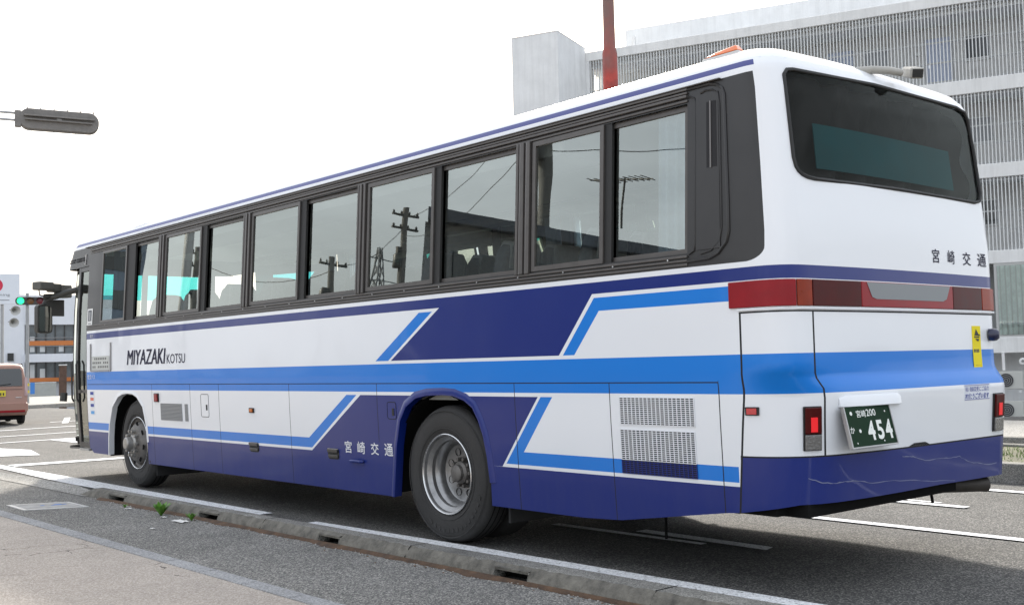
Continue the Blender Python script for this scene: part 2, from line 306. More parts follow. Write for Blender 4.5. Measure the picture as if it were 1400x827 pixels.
# ---- kerb: blocks with drain openings
def kerb_face(y): return KB(y)
holes=[(8.40,7.98),(6.22,5.84),(4.12,3.82),(1.98,1.66),(-.25,-.62),(-2.4,-2.8)]
b=MB(); H=.095
cuts=sorted(set([-30,-12,-6,-3.55,-1.25,.65,2.95,5.05,7.15,9.25]+[h for p in holes for h in p]))
def in_hole(a,c): return any(h[1]-1e-4<=a and c<=h[0]+1e-4 for h in holes)
for a,c in zip(cuts,cuts[1:]):
    hole=in_hole(a,c); n=max(1,int((c-a)/.05))
    ys_=[a+(c-a)*k/n for k in range(n+1)]
    prof=[]
    for yy in ys_:
        j=.004*math.sin(yy*37)+.003*math.sin(yy*91+1)+random.uniform(-.003,.003)-(.012*max(0,math.sin(yy*13.7)*math.sin(yy*5.1)-.75)*4)
        ht=H if yy<8.9 else H*max(.12,1-(yy-8.9)/.45)
        fo=KB(yy)+j*.6; zb=-.02
        if hole: fo_b=KB(yy)+.10; zb=.058
        else: fo_b=fo; 
        prof.append([(KI(yy),yy,-.02),(KI(yy),yy,ht-.004),(KI(yy)-.012,yy,ht),(KO(yy)+.018+j,yy,ht+j*.3),(KO(yy)+j,yy,ht-.016),((KO(yy)+fo)/2,yy,ht*.55 if not hole else .075),(fo if not hole else (KO(yy)+KB(yy))/2,yy,zb)])
    m_=len(prof[0]); V=[p for r_ in prof for p in r_]
    b.add(V,[(i*m_+k,i*m_+k+1,(i+1)*m_+k+1,(i+1)*m_+k) for i in range(len(prof)-1) for k in range(3)],0,True); b.add(V,[(i*m_+k,i*m_+k+1,(i+1)*m_+k+1,(i+1)*m_+k) for i in range(len(prof)-1) for k in range(3,m_-1)],2,True)
    if hole:   # dark recess behind the opening
        for yy in(a,c): b.add([(KB(yy)+.0,yy,-.02),(KB(yy)+.16,yy,-.02),(KB(yy)+.16,yy,.075),((KO(yy)+KB(yy))/2,yy,.072)],[(0,1,2,3)])
        b.add([((KO(a)+KB(a))/2,a,.068),((KO(c)+KB(c))/2,c,.068),(KB(c)+.16,c,.068),(KB(a)+.16,a,.068),(KB(a)+.16,a,-.02),(KB(c)+.16,c,-.02)],[(0,1,2,3),(3,2,5,4)],1)
for a in(-1.25,5.05,2.95,7.15,.65):      # joints between blocks
    for w_ in(.005,): b.add([(KB(a)-.0025,a-w_,.0),(KO(a)-.0025,a-w_,H-.016),(KO(a)+.018,a-w_,H+.0025),(KI(a),a-w_,H+.002),(KB(a)-.0025,a+w_,.0),(KO(a)-.0025,a+w_,H-.016),(KO(a)+.018,a+w_,H+.0025),(KI(a),a+w_,H+.002)],[(0,1,5,4),(1,2,6,5),(2,3,7,6)],1)
kerb=b.build("kerb",[CONC,DARK,mat("grimy_kerb_face",(.135,.125,.105),.9,bump=1,bscale=70,var=.55,vscale=11)]); tag(kerb,kind="structure")
# dirt and moss collected in the gutter
DIRT=mat("gutter_dirt",(.085,.048,.026),.95,bump=.8,bscale=120,var=.6,vscale=9)
b=MB(); y=8.6; N_=[]
random.seed(3)
while y>-2:
    wd=.012+.02*random.random()+.05*max(0,math.sin(y*1.7+.6)*math.sin(y*5.3)); N_.append((y,wd)); y-=.05
V=[]; 
for y,wd in N_: V+= [(KB(y)+.01,y,.022),(KB(y)-wd*.5,y,.010+.006*random.random()),(KB(y)-wd,y,.0015)]
b.add(V,[(i*3+k,i*3+k+1,(i+1)*3+k+1,(i+1)*3+k) for i in range(len(N_)-1) for k in range(2)],0,True)
tag(b.build("gutter_dirt",DIRT),"brown dirt and moss packed along the foot of the kerb","dirt",kind="stuff")
b=MB()
for i in range(420):
    y=random.uniform(-1.5,8.8); x=KB(y)-abs(random.gauss(0,.07)); s=random.uniform(.003,.009)
    b.box((x,y,.001),(x+s,y+s*1.4,.001+s*.7),0 if random.random()<.75 else 1)
tag(b.build("gravel",[mat("pale_grit",(.45,.43,.4),.8),mat("brown_grit",(.16,.1,.06),.9)]),"pale grit and small stones scattered beside the kerb","gravel",kind="stuff")
# litter: paper scraps
for k,(x,y,s,lab) in enumerate([(-.86,7.45,.05,"crumpled white paper scrap by the kerb, beside the larger weed"),(-.87,6.55,.045,"white paper scrap between the two green weeds and the tarmac"),(-.88,6.15,.09,"long thin pale strip of litter lying under the smaller weed"),(-1.25,5.9,.03,"single white scrap alone in the middle of the gutter lane")]):
    b=MB(); n=5; V=[(x+(i/n-.5)*s+.006*random.random(),y+(j/n-.5)*(s*2.4 if k==2 else s*1.6),.004+.010*random.random()) for i in range(n+1) for j in range(n+1)]
    b.add(V,[(i*(n+1)+j,i*(n+1)+j+1,(i+1)*(n+1)+j+1,(i+1)*(n+1)+j) for i in range(n) for j in range(n)])
    tag(b.build("paper_scrap",mat("paper",(.72,.7,.66),.8)),lab,"litter","scraps of litter along the gutter")
# weeds
LEAF=mat("weed_leaf",(.13,.30,.04),.5,var=.45,vscale=20)
def weed(x,y,h,n,label):
    t=thing("weed",(x,y,0),label,"weed","weeds growing out of the kerb foot"); b=MB()
    for i in range(n):
        a=random.uniform(0,6.28); l=h*random.uniform(.6,1.1); lean=random.uniform(.3,.9); wd=h*random.uniform(.09,.16)
        d=Vector((math.cos(a),math.sin(a),0)); s=Vector((-math.sin(a),math.cos(a),0)); P=[]
        for q in range(5):
            u=q/4; c=d*(lean*l*u*.8)+Vector((0,0,l*(u-.35*u*u*lean))); ww=wd*math.sin(math.pi*(.12+.86*u)); P+=[c-s*ww,c+s*ww+Vector((0,0,.003))]
        b.add(P,[(2*q,2*q+1,2*q+3,2*q+2) for q in range(4)],0,True)
    b.build("leaves",LEAF,t)
    s_=MB(); s_.tube([(0,0,-.01),(0,0,h*.3)],.004,5); s_.build("stem",LEAF,t)
weed(-.82,6.72,.15,44,"larger bright green weed tuft at the foot of the kerb")
weed(-.77,6.15,.10,18,"smaller green weed sprig at the kerb foot, nearer the camera")
for (x,y,h) in((-.83,7.6,.05),): weed(x,y,h,16,"low yellowish weed tuft beside the first drain opening")
# white edge line beside the bus, two lengths
def edge(name,P,z,lab=None):
    return ribbon(name,[p[:2] for p in P],[p[2:] for p in P],z,LINE)
edge("edge_line",[(-.02,6.0,-.30,6.0),(-.035,8,-.33,8),(-.04,10.9,-.37,10.9),(-.083,14.6,-.25,14.6),(-.13,20,-.30,20)],.004)
edge("edge_line",[(.26,-4,.0,-4),(.145,0,-.1,0),(.138,.15,-.1,.15),(.065,3,-.2,3),(-.04,5.15,-.2,5.15)],.004)
def quad(name,*p,z=.004):
    b=MB(); b.add([(x,y,z) for x,y in p],[tuple(range(len(p)))]); return tag(b.build(name,LINE),kind="structure")
quad("lane_line",(2.90,2.4),(3.02,2.4),(2.93,-3),(2.81,-3))
quad("lane_line",(4.27,3.4),(4.40,3.4),(4.37,1.3),(4.25,1.3))
quad("lane_line",(4.50,3.2),(4.56,3.2),(4.48,1.62),(4.43,1.62))
quad("lane_line",(5.60,7),(5.74,7),(5.68,-4),(5.54,-4))
quad("road_mark",(1.39,2.6),(1.52,2.6),(1.49,1.34),(1.36,1.30)); quad("road_mark",(1.20,3.4),(1.30,3.4),(1.31,1.8),(1.24,1.8))
# junction: stop line, crossing bars, arrows
quad("stop_line",(-.02,14.0),(1.9,13.95),(1.9,14.25),(-.02,14.4))
quad("crossing_bar",(.3,16.5),(1.0,16.1),(1.3,17.6),(1.05,18.6),(.3,18.5))
quad("crossing_bar",(2.55,18.9),(3.3,18.9),(3.3,20.4),(2.55,20.4)); quad("crossing_bar",(4.1,18.9),(4.9,18.9),(4.9,20.4),(4.1,20.4))
quad("crossing_line",(.2,20.1),(6,20.9),(6,21.05),(.2,20.25)); quad("crossing_line",(1.5,22.6),(8,23.6),(8,23.75),(1.5,22.75))
quad("road_mark",(5.37,28.2),(5.55,28.2),(6.9,32.0),(6.72,32.0)); quad("road_mark",(5.37,29.1),(7.6,29.5),(7.6,29.7),(5.37,29.3)); quad("road_mark",(1.0,25.2),(6,26.2),(6,26.4),(1.0,25.4))
# service cover in the gutter lane
t=thing("service_cover",(-1.34,8.45,.0),"rectangular pale steel service cover in the gutter lane near the driveway apron","manhole cover")
b=MB(); P=[(-1.61,8.87),(-1.045,8.62),(-1.05,8.0),(-1.62,8.25)]
cx,cy=-1.33,8.43
def sh(k,z): return [(( x-cx)*k,(y-cy)*k,z) for x,y in P]
b.add(sh(1,.006)+sh(.86,.006)+sh(1,0),[(0,1,5,4),(1,2,6,5),(2,3,7,6),(3,0,4,7),(0,1,9,8),(1,2,10,9),(2,3,11,10),(3,0,8,11)]); t.location=(cx,cy,0); b.build("frame",mat("galvanised",(.48,.48,.47),.5,.4,var=.2),t)
b=MB(); b.add(sh(.85,.005),[(0,1,2,3)]); b.build("lid",mat("lid_concrete",(.36,.35,.33),.8,bump=.5,bscale=90,var=.35,vscale=6),t)
for (x,y,s) in((.12,.02,.05),(.17,.0,.03),(.05,-.02,.02),(-.03,.06,.025)):
    b=MB(); b.add([(x+s*math.cos(a),y+s*1.2*math.sin(a),.0065) for a in [k*.785 for k in range(8)]],[tuple(range(8))]); b.build("paint_spot",mat("blue_spray",(.10,.22,.5),.7),t)
# right side: planted kerb strip, far pavement
b=MB(); b.box((6.38,-30,-.02),(6.58,14,.20)); tag(b.build("kerb",CONC,bevel=.015),kind="structure")
b=MB(); b.box((6.58,-30,-.02),(8.75,14,.17)); tag(b.build("verge_soil",mat("verge_soil",(.09,.085,.045),.95,bump=1,bscale=40,var=.5,vscale=5)),kind="structure")
b=MB(); b.box((8.75,-30,-.02),(8.95,14,.20)); tag(b.build("kerb",CONC,bevel=.015),kind="structure")
quad("lane_line",(9.15,9),(9.75,9),(9.75,-4),(9.15,-4))
b=MB(); b.box((10.6,-30,-.02),(10.85,16,.15)); tag(b.build("kerb",CONC,bevel=.015),kind="structure")
b=MB(); b.box((10.85,-30,-.02),(14.6,16,.14)); tag(b.build("pavement",CONCL),kind="structure")
random.seed(5); b=MB()
for i in range(5000):
    x=random.uniform(6.6,8.7); y=random.uniform(-3,9); h=random.uniform(.03,.10)*(1 if math.sin(x*3+y*1.3)>-.2 else .35); a=random.uniform(0,6.28); s=.006
    d=Vector((math.cos(a)*s,math.sin(a)*s,0)); c=Vector((x,y,.168)); tip=c+Vector((random.gauss(0,.03),random.gauss(0,.03),h)); b.add([c-d,c+d,tip],[(0,1,2)])
tag(b.build("grass",mat("verge_grass",(.12,.20,.03),.7,var=.3)),"short patchy grass on the kerbed strip across the road","grass",kind="stuff")
# ================================================================== THE BUS
bus=thing("bus",(0,0,0),"white, light blue and navy high-floor coach seen from behind, standing at the kerb","bus")
SKU=[-1.9,-1.75,-.9,.30,.535,1.46,1.8,2.79,2.80,4.02,4.03,9.17,9.18,10.30,10.36,10.9,11.0,11.8,12.0,13.3]
SKZ=[.54,.53,.54,.53,.475,.345,.33,.33,.33,.30,.30,.30,.30,.345,.345,.345,.40,.36,.38,.38]
def skirt(u):
    if u>12.65: u=25.3-u
    return interp(u,SKU,SKZ)
ARCH1=[(10.355,.2),(10.355,.344),(10.32,.55),(10.27,.732),(10.15,.951),(9.96,1.075),(9.81,1.112),(9.658,1.122),(9.50,1.115),(9.374,1.081),(9.205,.964),(9.134,.762),(9.12,.55),(9.12,.2)]
ARCH2=[(4.03,.2),(4.03,.299),(3.99,.5),(3.95,.719),(3.883,.93),(3.792,1.045),(3.653,1.115),(3.50,1.138),(3.30,1.143),(3.166,1.137),(3.03,1.105),(2.93,1.05),(2.87,.96),(2.82,.84),(2.79,.696),(2.77,.5),(2.78,.2)]
WIN=[(8.775,10.56),(6.655,8.595),(4.52,6.478),(2.41,4.368),(.805,2.232)]
WZ=(2.018,2.947)
REARWIN=[(.16,2.408),(.20,2.413),(.228,2.425),(.248,2.445),(.258,2.47),(.266,2.524),(.272,2.872),(.272,3.02),(.255,3.052),(.22,3.062),(-.5,3.085),(-1.49,3.092),(-1.555,3.07),(-1.575,3.02),(-1.575,2.8),(-1.575,2.49),(-1.555,2.432),(-1.51,2.416),(-.6,2.416)]
DOOR=(11.05,11.79,.40,2.80)
WSH=(11.93,13.37,1.25,2.78)
def inpoly(x,y,P):
    c=False; j=len(P)-1
    for i in range(len(P)):
        if (P[i][1]>y)!=(P[j][1]>y) and x<(P[j][0]-P[i][0])*(y-P[i][1])/(P[j][1]-P[i][1])+P[i][0]: c=not c
        j=i
    return c
CHB1=[(3.591,1.798),(3.414,1.798),(4.035,1.421),(4.224,1.421)]
CHW1=[(3.321,1.822),(3.996,1.421)]
CHW2=[(1.628,1.822),(1.965,1.421)]
CHB2=[(1.612,1.796),(.497,1.796),(.497,1.708),(1.569,1.708),(1.813,1.421),(1.926,1.421)]
LW1=[(5.331,.627),(4.473,1.137)]
LB1=[(11.05,.742),(5.372,.742),(4.697,1.137),(4.535,1.137),(5.328,.652),(11.05,.652)]
LW2=[(2.198,1.137),(2.626,.628)]
LB2=[(2.169,1.137),(2.049,1.137),(2.379,.743),(.53,.743),(.53,.651),(2.580,.651)]
K0,K1=.53,11.03
W_,N_2,B_,K_,S_,P_=0,1,2,3,4,5
def color(u,z):
    """livery at a point of the shell: index into [white, navy, blue, black, seam] or None for an opening"""
    if u>12.65 and u<24.9: return color(25.3-u,z) if not(WSH[0]<u<WSH[1]) or u>13.37 else color(12.6,z)
    if u>=24.7: return W_
    if z<skirt(u): return None
    if DOOR[0]<u<DOOR[1] and DOOR[2]<z<DOOR[3]: return None
    if WSH[0]<u<=12.66 and WSH[2]<z<WSH[3]: return None
    if inpoly(u,z,ARCH1) or inpoly(u,z,ARCH2) or inpoly(u,z,REARWIN): return None
    if WZ[0]<z<WZ[1]:
        for a,b in WIN:
            if a<u<b: return None
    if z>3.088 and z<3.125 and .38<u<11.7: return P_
    if z>3.05: return W_
    if .388<u<11.86 and z>1.932:
        if u<.468 and z<2.012 and math.hypot(u-.468,z-2.012)>.080: return W_
        return K_
    if u>11.03 and u<11.83: return K_
    if u>=11.83 and z>1.0 and z<2.9 and u<11.9: return W_ if not 1.165<z<1.396 else B_
    if u>=11.83: return K_ if z>2.5 else (N_2 if z<.65 else B_ if 1.165<z<1.396 else W_)
    if z>1.899: return W_
    if z>1.822: return N_2
    # shut lines
    if u<.60 and abs(z-1.636)<.005 and u<.497: return S_
    if abs(z-.803)<.005 and u<.52: return S_
    if u<.5 and z<1.636 and z>.803:
        us=.207 if z>1.25 else .207-.013*(1.25-z)/.06 if z>1.19 else .193
        if abs(u-us)<.0045: return S_
    if z<1.64 and z>.475:
        if abs(u-(.495 if z>1.17 else .495+.037*(1.17-z)/.69))<.0042: return S_
    if abs(z-1.234)<.0038 and .60<u<11.0: return S_
    if z<1.234:
        for us,zb in((.603,.47),(1.497,.3),(2.447,.33),(4.22,.76),(5.705,.3),(7.185,.3),(7.885,.3),(8.92,.3),):
            if abs(u-us)<.0035 and z>zb: return S_
    if z>1.396:
        if u<.495: return W_
        if inpoly(u,z,CHB1) or inpoly(u,z,CHB2): return B_
        if z<1.421: return W_
        t=(1.822-z)/(1.822-1.421)
        if lerp(CHW2[0][0],CHW2[1][0],t)<u<lerp(CHW1[0][0],CHW1[1][0],t): return N_2
        return W_
    if z>1.165: return B_
    if z>1.137: return W_
    if u<.52: return N_2 if z<.803 else W_
    if inpoly(u,z,LB1) or inpoly(u,z,LB2): return B_
    t=(1.137-z)/(1.137-.627)
    a=lerp(LW2[0][0],LW2[1][0],t); c=lerp(LW1[1][0],LW1[0][0],t)
    if z<.627: return N_2
    return N_2 if a<u<c else W_
def shell():
    V=[];E=[]
    def seg(*P):
        b=len(V); V.extend(Vector(p) for p in P); E.extend((b+i,b+i+1) for i in range(len(P)-1))
    U0,U1,Z0,Z1=-1.9,24.7,.25,3.14
    zl=[.25,.30,.40,.48,.54,.6,.7,.8,.9,1.0,1.1,1.137,1.165,1.19,1.22,1.25,1.28,1.31,1.35,1.396,1.421,1.5,1.6,1.7,1.8,1.9,2.0,2.1,2.2,2.35,2.5,2.65,2.8,2.95,3.05,3.088,3.10,3.125,3.14]
    for z in zl: seg((U0,z),(U1,z))
    ul=[U0+.04*i for i in range(65)]+[.5+.05*k for k in range(8)]+[11+.05*i for i in range(29)]+[13.9-.05*i for i in range(15)]+[12.6,12.8,13,13.2]+[2,3,4,5,6,7,8,9,10]
    ul=sorted(set(round(u,3) for u in ul+[24.3,24.7,24.5,25.3-10,25.3-8,25.3-6,25.3-4]+[U0,U1]))
    for u in ul: seg((u,Z0),(u,Z1))
    def both(P,close=False):
        P=list(P)+([P[0]] if close else [])
        seg(*P); 
        if all(u>.5 for u,_ in P): seg(*[(25.3-u,z) for u,z in P])
    for P in(ARCH1,ARCH2): both(P)
    seg(*REARWIN,REARWIN[0])
    for a,b_ in WIN: both([(a,WZ[0]),(b_,WZ[0]),(b_,WZ[1]),(a,WZ[1])],True)
    both([(DOOR[0],DOOR[2]),(DOOR[1],DOOR[2]),(DOOR[1],DOOR[3]),(DOOR[0],DOOR[3])],True)
    seg((WSH[0],WSH[2]),(WSH[1],WSH[2]),(WSH[1],WSH[3]),(WSH[0],WSH[3]),(WSH[0],WSH[2]))
    for P in(CHB1,CHB2,LB1,LB2): both(P,True)
    for P in(CHW1,CHW2,LW1,LW2): both(P)
    for z in(.627,.651,.743,1.822,1.899,1.932,2.9,2.5,.65): seg((U0,z),(U1,z))
    for u in(.38,.388,11.7,11.83,11.86,11.03,.52,.495): both([(u,Z0),(u,Z1)])
    seg(*[(.468-.080*math.cos(R(a)),2.012-.080*math.sin(R(a))) for a in range(0,91,10)]); 
    P=[(SKU[i],SKZ[i]) for i in range(len(SKU))]; seg(*P); seg(*[(25.3-u,z) for u,z in P if u>.6])
    for z,h in((1.636,.005),(.803,.005)):
        for s in(-h,h): seg((U0,z+s),(.53,z+s))
    for s in(-.0045,.0045): seg((.207+s,1.636),(.207+s,1.25),(.193+s,1.19),(.193+s,.803))
    for s in(-.0042,.0042): seg((.495+s,1.64),(.495+s,1.17),(.532+s,.475))
    for s in(-.0038,.0038): seg((.603,1.234+s),(11.0,1.234+s))
    for us in(.603,1.497,2.447,4.22,5.705,7.185,7.885,8.92):
        for s in(-.0035,.0035): seg((us+s,1.234),(us+s,.3))
    vo,eo,fo,*_=delaunay_2d_cdt(V,E,[],0,1e-5,True)
    vs=[surf(v.x,v.y) for v in vo]; F=[];M=[]
    for f in fo:
        c=sum((vo[i] for i in f),Vector((0,0)))/3
        if not(U0<c.x<U1 and Z0<c.y<Z1): continue
        k=color(c.x,c.y)
        if k is None: continue
        a=[vs[i] for i in f]
        F.append(tuple(f)); M.append(k)
    used=sorted(set(i for f in F for i in f)); mp={o:i for i,o in enumerate(used)}
    me=bpy.data.meshes.new("body_shell"); me.from_pydata([vs[i] for i in used],[],[tuple(mp[i] for i in f) for f in F])
    for m_ in(WHITE,NAVY,BLUE,BLACKP,SEAM,paint("sky_sheen_navy_pinstripe",(.06,.07,.24))): me.materials.append(m_)  # roof pinstripe: navy lightened, grazing sky reflection painted into the colour
    me.polygons.foreach_set("material_index",M); me.polygons.foreach_set("use_smooth",[True]*len(F)); me.update()
    NR=[]
    for i in used:
        u,z=vo[i]; NR.append(Vector(normal(min(max(u,-1.89),24.69),min(z,3.135),.006)))
    # orient faces outwards
    bm=bmesh.new(); bm.from_mesh(me); bm.verts.ensure_lookup_table()
    for f in bm.faces:
        c=f.verts[0].index
        if f.normal.dot(NR[c])<0: f.normal_flip()
    bm.to_mesh(me); bm.free()
    me.normals_split_custom_set_from_vertices(NR)
    return link("body_shell",me,bus)
shell_o=shell()
# roof
b=MB(); us=[-1.9+.05*i for i in range(58)]+[1,1.4,2,3,4.5,6,7.5,9,10,10.6]+[11+.06*i for i in range(16)]+[12,12.6,13.3]+[13.3+.06*i for i in range(25)]+[16,20,24,24.4]+[24.7]
us=sorted(us); zs=[3.138,3.15,3.165,3.18,3.2,3.22,3.24,3.255,3.268,3.28,3.29,3.30,3.306,3.31]
V=[surf(u,z) for z in zs for u in us]; n=len(us)
b.add(V,[(j*n+i,j*n+i+1,(j+1)*n+i+1,(j+1)*n+i) for j in range(len(zs)-1) for i in range(n-1)],0,True)
roof=b.build("roof",WHITE,bus)
def slab(mb,us,zs,o0,o1,mi=0,sm=False):
    """closed box that follows the shell between offsets o0 and o1"""
    A=[surf(u,z,o1) for z in zs for u in us]; B=[surf(u,z,o0) for z in zs for u in us]; n=len(us); m_=len(zs)
    mb.add(A+B,[(j*n+i,j*n+i+1,(j+1)*n+i+1,(j+1)*n+i) for j in range(m_-1) for i in range(n-1)]+[(n*m_+j*n+i,n*m_+(j+1)*n+i,n*m_+(j+1)*n+i+1,n*m_+j*n+i+1) for j in range(m_-1) for i in range(n-1)],mi,sm)
    k=n*m_
    for i in range(n-1): mb.add([A[i],A[i+1],B[i+1],B[i]],[(0,1,2,3)],mi); a=(m_-1)*n; mb.add([A[a+i],A[a+i+1],B[a+i+1],B[a+i]],[(0,1,2,3)],mi)
    for j in range(m_-1): mb.add([A[j*n],A[(j+1)*n],B[(j+1)*n],B[j*n]],[(0,1,2,3)],mi); e=n-1; mb.add([A[j*n+e],A[(j+1)*n+e],B[(j+1)*n+e],B[j*n+e]],[(0,1,2,3)],mi)
    return mb
def rng(a,b,st): 
    n=max(1,int(abs(b-a)/st+.999)); return [a+(b-a)*i/n for i in range(n+1)]
def fill(mb,P,o,mi=0,t=.0):
    """flat shape with corners P=(u,z) laid on the shell at offset o"""
    V=[surf(u,z,o) for u,z in P]; mb.add(V,[tuple(range(len(P)))],mi)
def lettering(name,body,u0,u1,z0,z1,m_,parent,off=.003,shear=0,bold=0,label=None,dup=0):
    T,F=text_mesh(body,shear,bold); b=MB()
    for k in range(dup+1): b.add([surf(lerp(u0,u1,x)-.007*k,lerp(z0,z1,y),off+.0004*k) for x,y in T],F)
    o=b.build(name,m_,parent)
    if label: o["label"]=label
    return o
LIGHTW=mat("white_lettering",(.72,.73,.76),.4); INK=mat("dark_blue_lettering",(.006,.007,.035),.5,spec=.15)
lettering("lettering","MIYAZAKI",9.655,8.52,1.470,1.646,INK,bus,shear=.18,bold=.0,dup=2)
lettering("lettering","KOTSU",8.478,7.99,1.469,1.575,INK,bus,shear=.0)
for ch,(a,c) in zip("宮崎交通",((4.76,4.65),(4.56,4.44),(4.35,4.23),(4.145,4.02))): lettering("lettering",ch,a,c,.632,.737,LIGHTW,bus,bold=.012)
for ch,(a,c) in zip("宮崎交通",((-.958,-1.052),(-1.165,-1.262),(-1.345,-1.412),(-1.47,-1.545))): lettering("lettering",ch,a,c,1.965,2.056,INK,bus,bold=.008)
lettering("lettering","宮交",10.90,10.80,1.842,1.882,LIGHTW,bus); lettering("lettering","宮交バス",10.99,10.72,1.30,1.36,LIGHTW,bus)
# ---- windows: bronze frames, sliding sashes, panes
GLAS=[((9.755,10.56),(9.53-.02,8.785)),((7.65,8.59),(7.54,6.655)),((5.53,6.475),(5.43,4.525)),((3.412,4.36),(3.335,2.415)),((1.53,2.228),(1.465,.812))]
def sash(name,ua,ub,off,mirror,frame_w=.034,depth=.022,darkside=False):
    if mirror: ua,ub=25.3-ub,25.3-ua
    f=MB(); z0,z1=WZ; 
    zz=[z0,2.2,2.4,2.6,2.8,z1]
    slab(f,[ua,ub],[z0,z0+frame_w],off,off+depth); slab(f,[ua,ub],[z1-frame_w,z1],off,off+depth)
    iz=[z0+frame_w,2.3,2.6,z1-frame_w]
    slab(f,[ua,ua+frame_w],iz,off,off+depth); slab(f,[ub-frame_w,ub],iz,off,off+depth)
    fo=f.build(name,FRAME,bus)
    p=MB(); uu=[ua+frame_w-.004,ub-frame_w+.004]; V=[surf(u,z,off+depth*.4) for z in iz for u in uu]
    p.add(V,[(2*j,2*j+1,2*j+3,2*j+2) for j in range(len(iz)-1)],0,True); p.build("pane",GL,fo)
    return fo
for mir in(0,1):
    for k,((a,b_),(c,d)) in enumerate(GLAS):
        sash("side_window",a-.012,b_,-.012,mir); sash("side_window",d,c+.022,-.046,mir,depth=.02)
        # dark gap and channel behind the outer sash's edge
        m_=MB(); lo,hi=(c-.012,a+.01); 
        if mir: lo,hi=25.3-hi,25.3-lo
        slab(m_,[lo,hi],[WZ[0],2.3,2.6,WZ[1]],-.05,-.004); m_.build("window_seal",RUB,bus)
    f=MB()
    Y0,Y1=.80,11.0
    def sl(a,b_,z0,z1,o0,o1,mi=0,st=.8):
        if mir: a,b_=25.3-b_,25.3-a
        slab(f,rng(a,b_,st),[z0,z1],o0,o1,mi)
    for z0,z1,o in((3.028,3.044,.016),(3.006,3.020,.014),(2.982,3.000,.020),(2.956,2.972,.010),(1.990,2.006,.014),(1.966,1.980,.012),(1.942,1.957,.008)):
        sl(Y0-(.0 if z0>2.5 else .0),Y1,z0,z1,.0005,o)
    sl(.55,Y1+.2,3.044,3.052,.0005,.024)
    f.build("window_rail",FRAME,bus,bevel=.003)
    for i,(a,b_) in enumerate(((8.60,8.77),(6.485,6.65),(4.372,4.515),(2.236,2.405))):
        f=MB(); w_=b_-a
        for q0,q1,o,mi in((.04,.22,.026,0),(.26,.36,.018,1),(.40,.62,.030,0),(.66,.74,.020,1),(.78,.94,.022,0)):
            aa,bb=a+w_*q0,a+w_*q1
            if mir: aa,bb=25.3-bb,25.3-aa
            slab(f,[aa,bb],[2.006,2.3,2.6,2.956],.0005,o,mi)
        f.build("window_pillar",[FRAME,FRAMEL],bus,bevel=.003)
# rail screws
for y in [.95+.47*i for i in range(21)]:
    b=MB(); p=surf(y,1.985,.013); b.lathe([(.006,0),(.006,.004),(.0,.005)],p,(-1,0,0),8); b.build("rail_screw",CHROME,bus)
# ---- rear quarter panel with intake slots
b=MB()
def rim(mb,P,r,off,mi=0):
    mb.tube([surf(u,z,off) for u,z in P],r,6,mi)
rim(b,[(1.0,3.035),(.62,3.035),(.575,3.02),(.55,2.99),(.54,2.95),(.535,2.3),(.535,2.12),(.545,2.06),(.58,2.00),(.63,1.975),(.80,1.968)],.011,.004)
rim(b,[(.86,2.985),(.78,2.985),(.752,2.97),(.742,2.94),(.742,2.07),(.752,2.03),(.79,2.012)],.007,.004)
rim(b,[(.70,2.99),(.66,3.0),(.60,2.995),(.572,2.97),(.565,2.9),(.565,2.15),(.575,2.07),(.62,2.02),(.70,2.005)],.006,.002)
slab(b,rng(.57,.735,.04),[2.03,2.3,2.6,2.98],.0005,.006)
ip=b.build("air_intake_panel",BLACKP,bus)
for a,c in((.580,.606),(.621,.648)):
    b=MB(); slab(b,[a,c],[2.523,2.7,2.925],.0008,.0075,0); b.build("intake_slot",SEAM,ip)
b=MB(); slab(b,[.608,.619],[2.52,2.7,2.928],.001,.012); b.build("slot_divider",FRAMEL,ip)
# ---- rear window
b=MB(); fill_pts=REARWIN
def polysheet(P,off,mats,name,parent,levels=None):
    V=[];E=[]; b0=0
    V+= [Vector(p) for p in P]; E+=[(i,(i+1)%len(P)) for i in range(len(P))]
    x0=min(p[0] for p in P);x1=max(p[0] for p in P);z0=min(p[1] for p in P);z1=max(p[1] for p in P)
    for u in rng(x0,x1,.05)[1:-1]: n=len(V); V+=[Vector((u,z0-.01)),Vector((u,z1+.01))]; E.append((n,n+1))
    for z in rng(z0,z1,.05)[1:-1]: n=len(V); V+=[Vector((x0-.01,z)),Vector((x1+.01,z))]; E.append((n,n+1))
    vo,eo,fo,*_=delaunay_2d_cdt(V,E,[],0,1e-5,True); F=[]
    for f in fo:
        c=sum((vo[i] for i in f),Vector((0,0)))/3
        if inpoly(c.x,c.y,P): F.append(tuple(f))
    used=sorted(set(i for f in F for i in f)); mp={o:i for i,o in enumerate(used)}
    mb=MB(); mb.add([surf(vo[i].x,vo[i].y,off) for i in used],[tuple(mp[i] for i in f) for f in F],0,True)
    return mb.build(name,mats,parent)
GRW=glass("rear_privacy_glass",(.62,.66,.66),1.09,.0)
rw=polysheet(REARWIN,-.006,GRW,"rear_window",bus)
b=MB(); b.tube([surf(u,z,.002) for u,z in REARWIN+[REARWIN[0]]],.012,6); b.build("window_seal",RUB,rw)
b=MB(); Pc=[(.12,2.74),(.13,2.485),(-1.38,2.485),(-1.40,2.79)]
slab(b,rng(-1.38,.12,.1),[2.485,2.6,2.76],-.035,-.03); b.build("teal_sunshade",mat("teal_film",(.006,.085,.095),.8,var=.25,vscale=2),rw); b=MB(); nu,nz=150,30; V=[]
for j in range(nz+1):
    for i in range(nu+1):
        u=lerp(.25,-1.555,i/nu); z=lerp(2.42,3.07,j/nz); V.append(surf(u,z,-.075+.022*math.sin(2*math.pi*(u*2.6+z*2.9)+.8*math.sin(u*5))+.006*math.sin(40*u)))
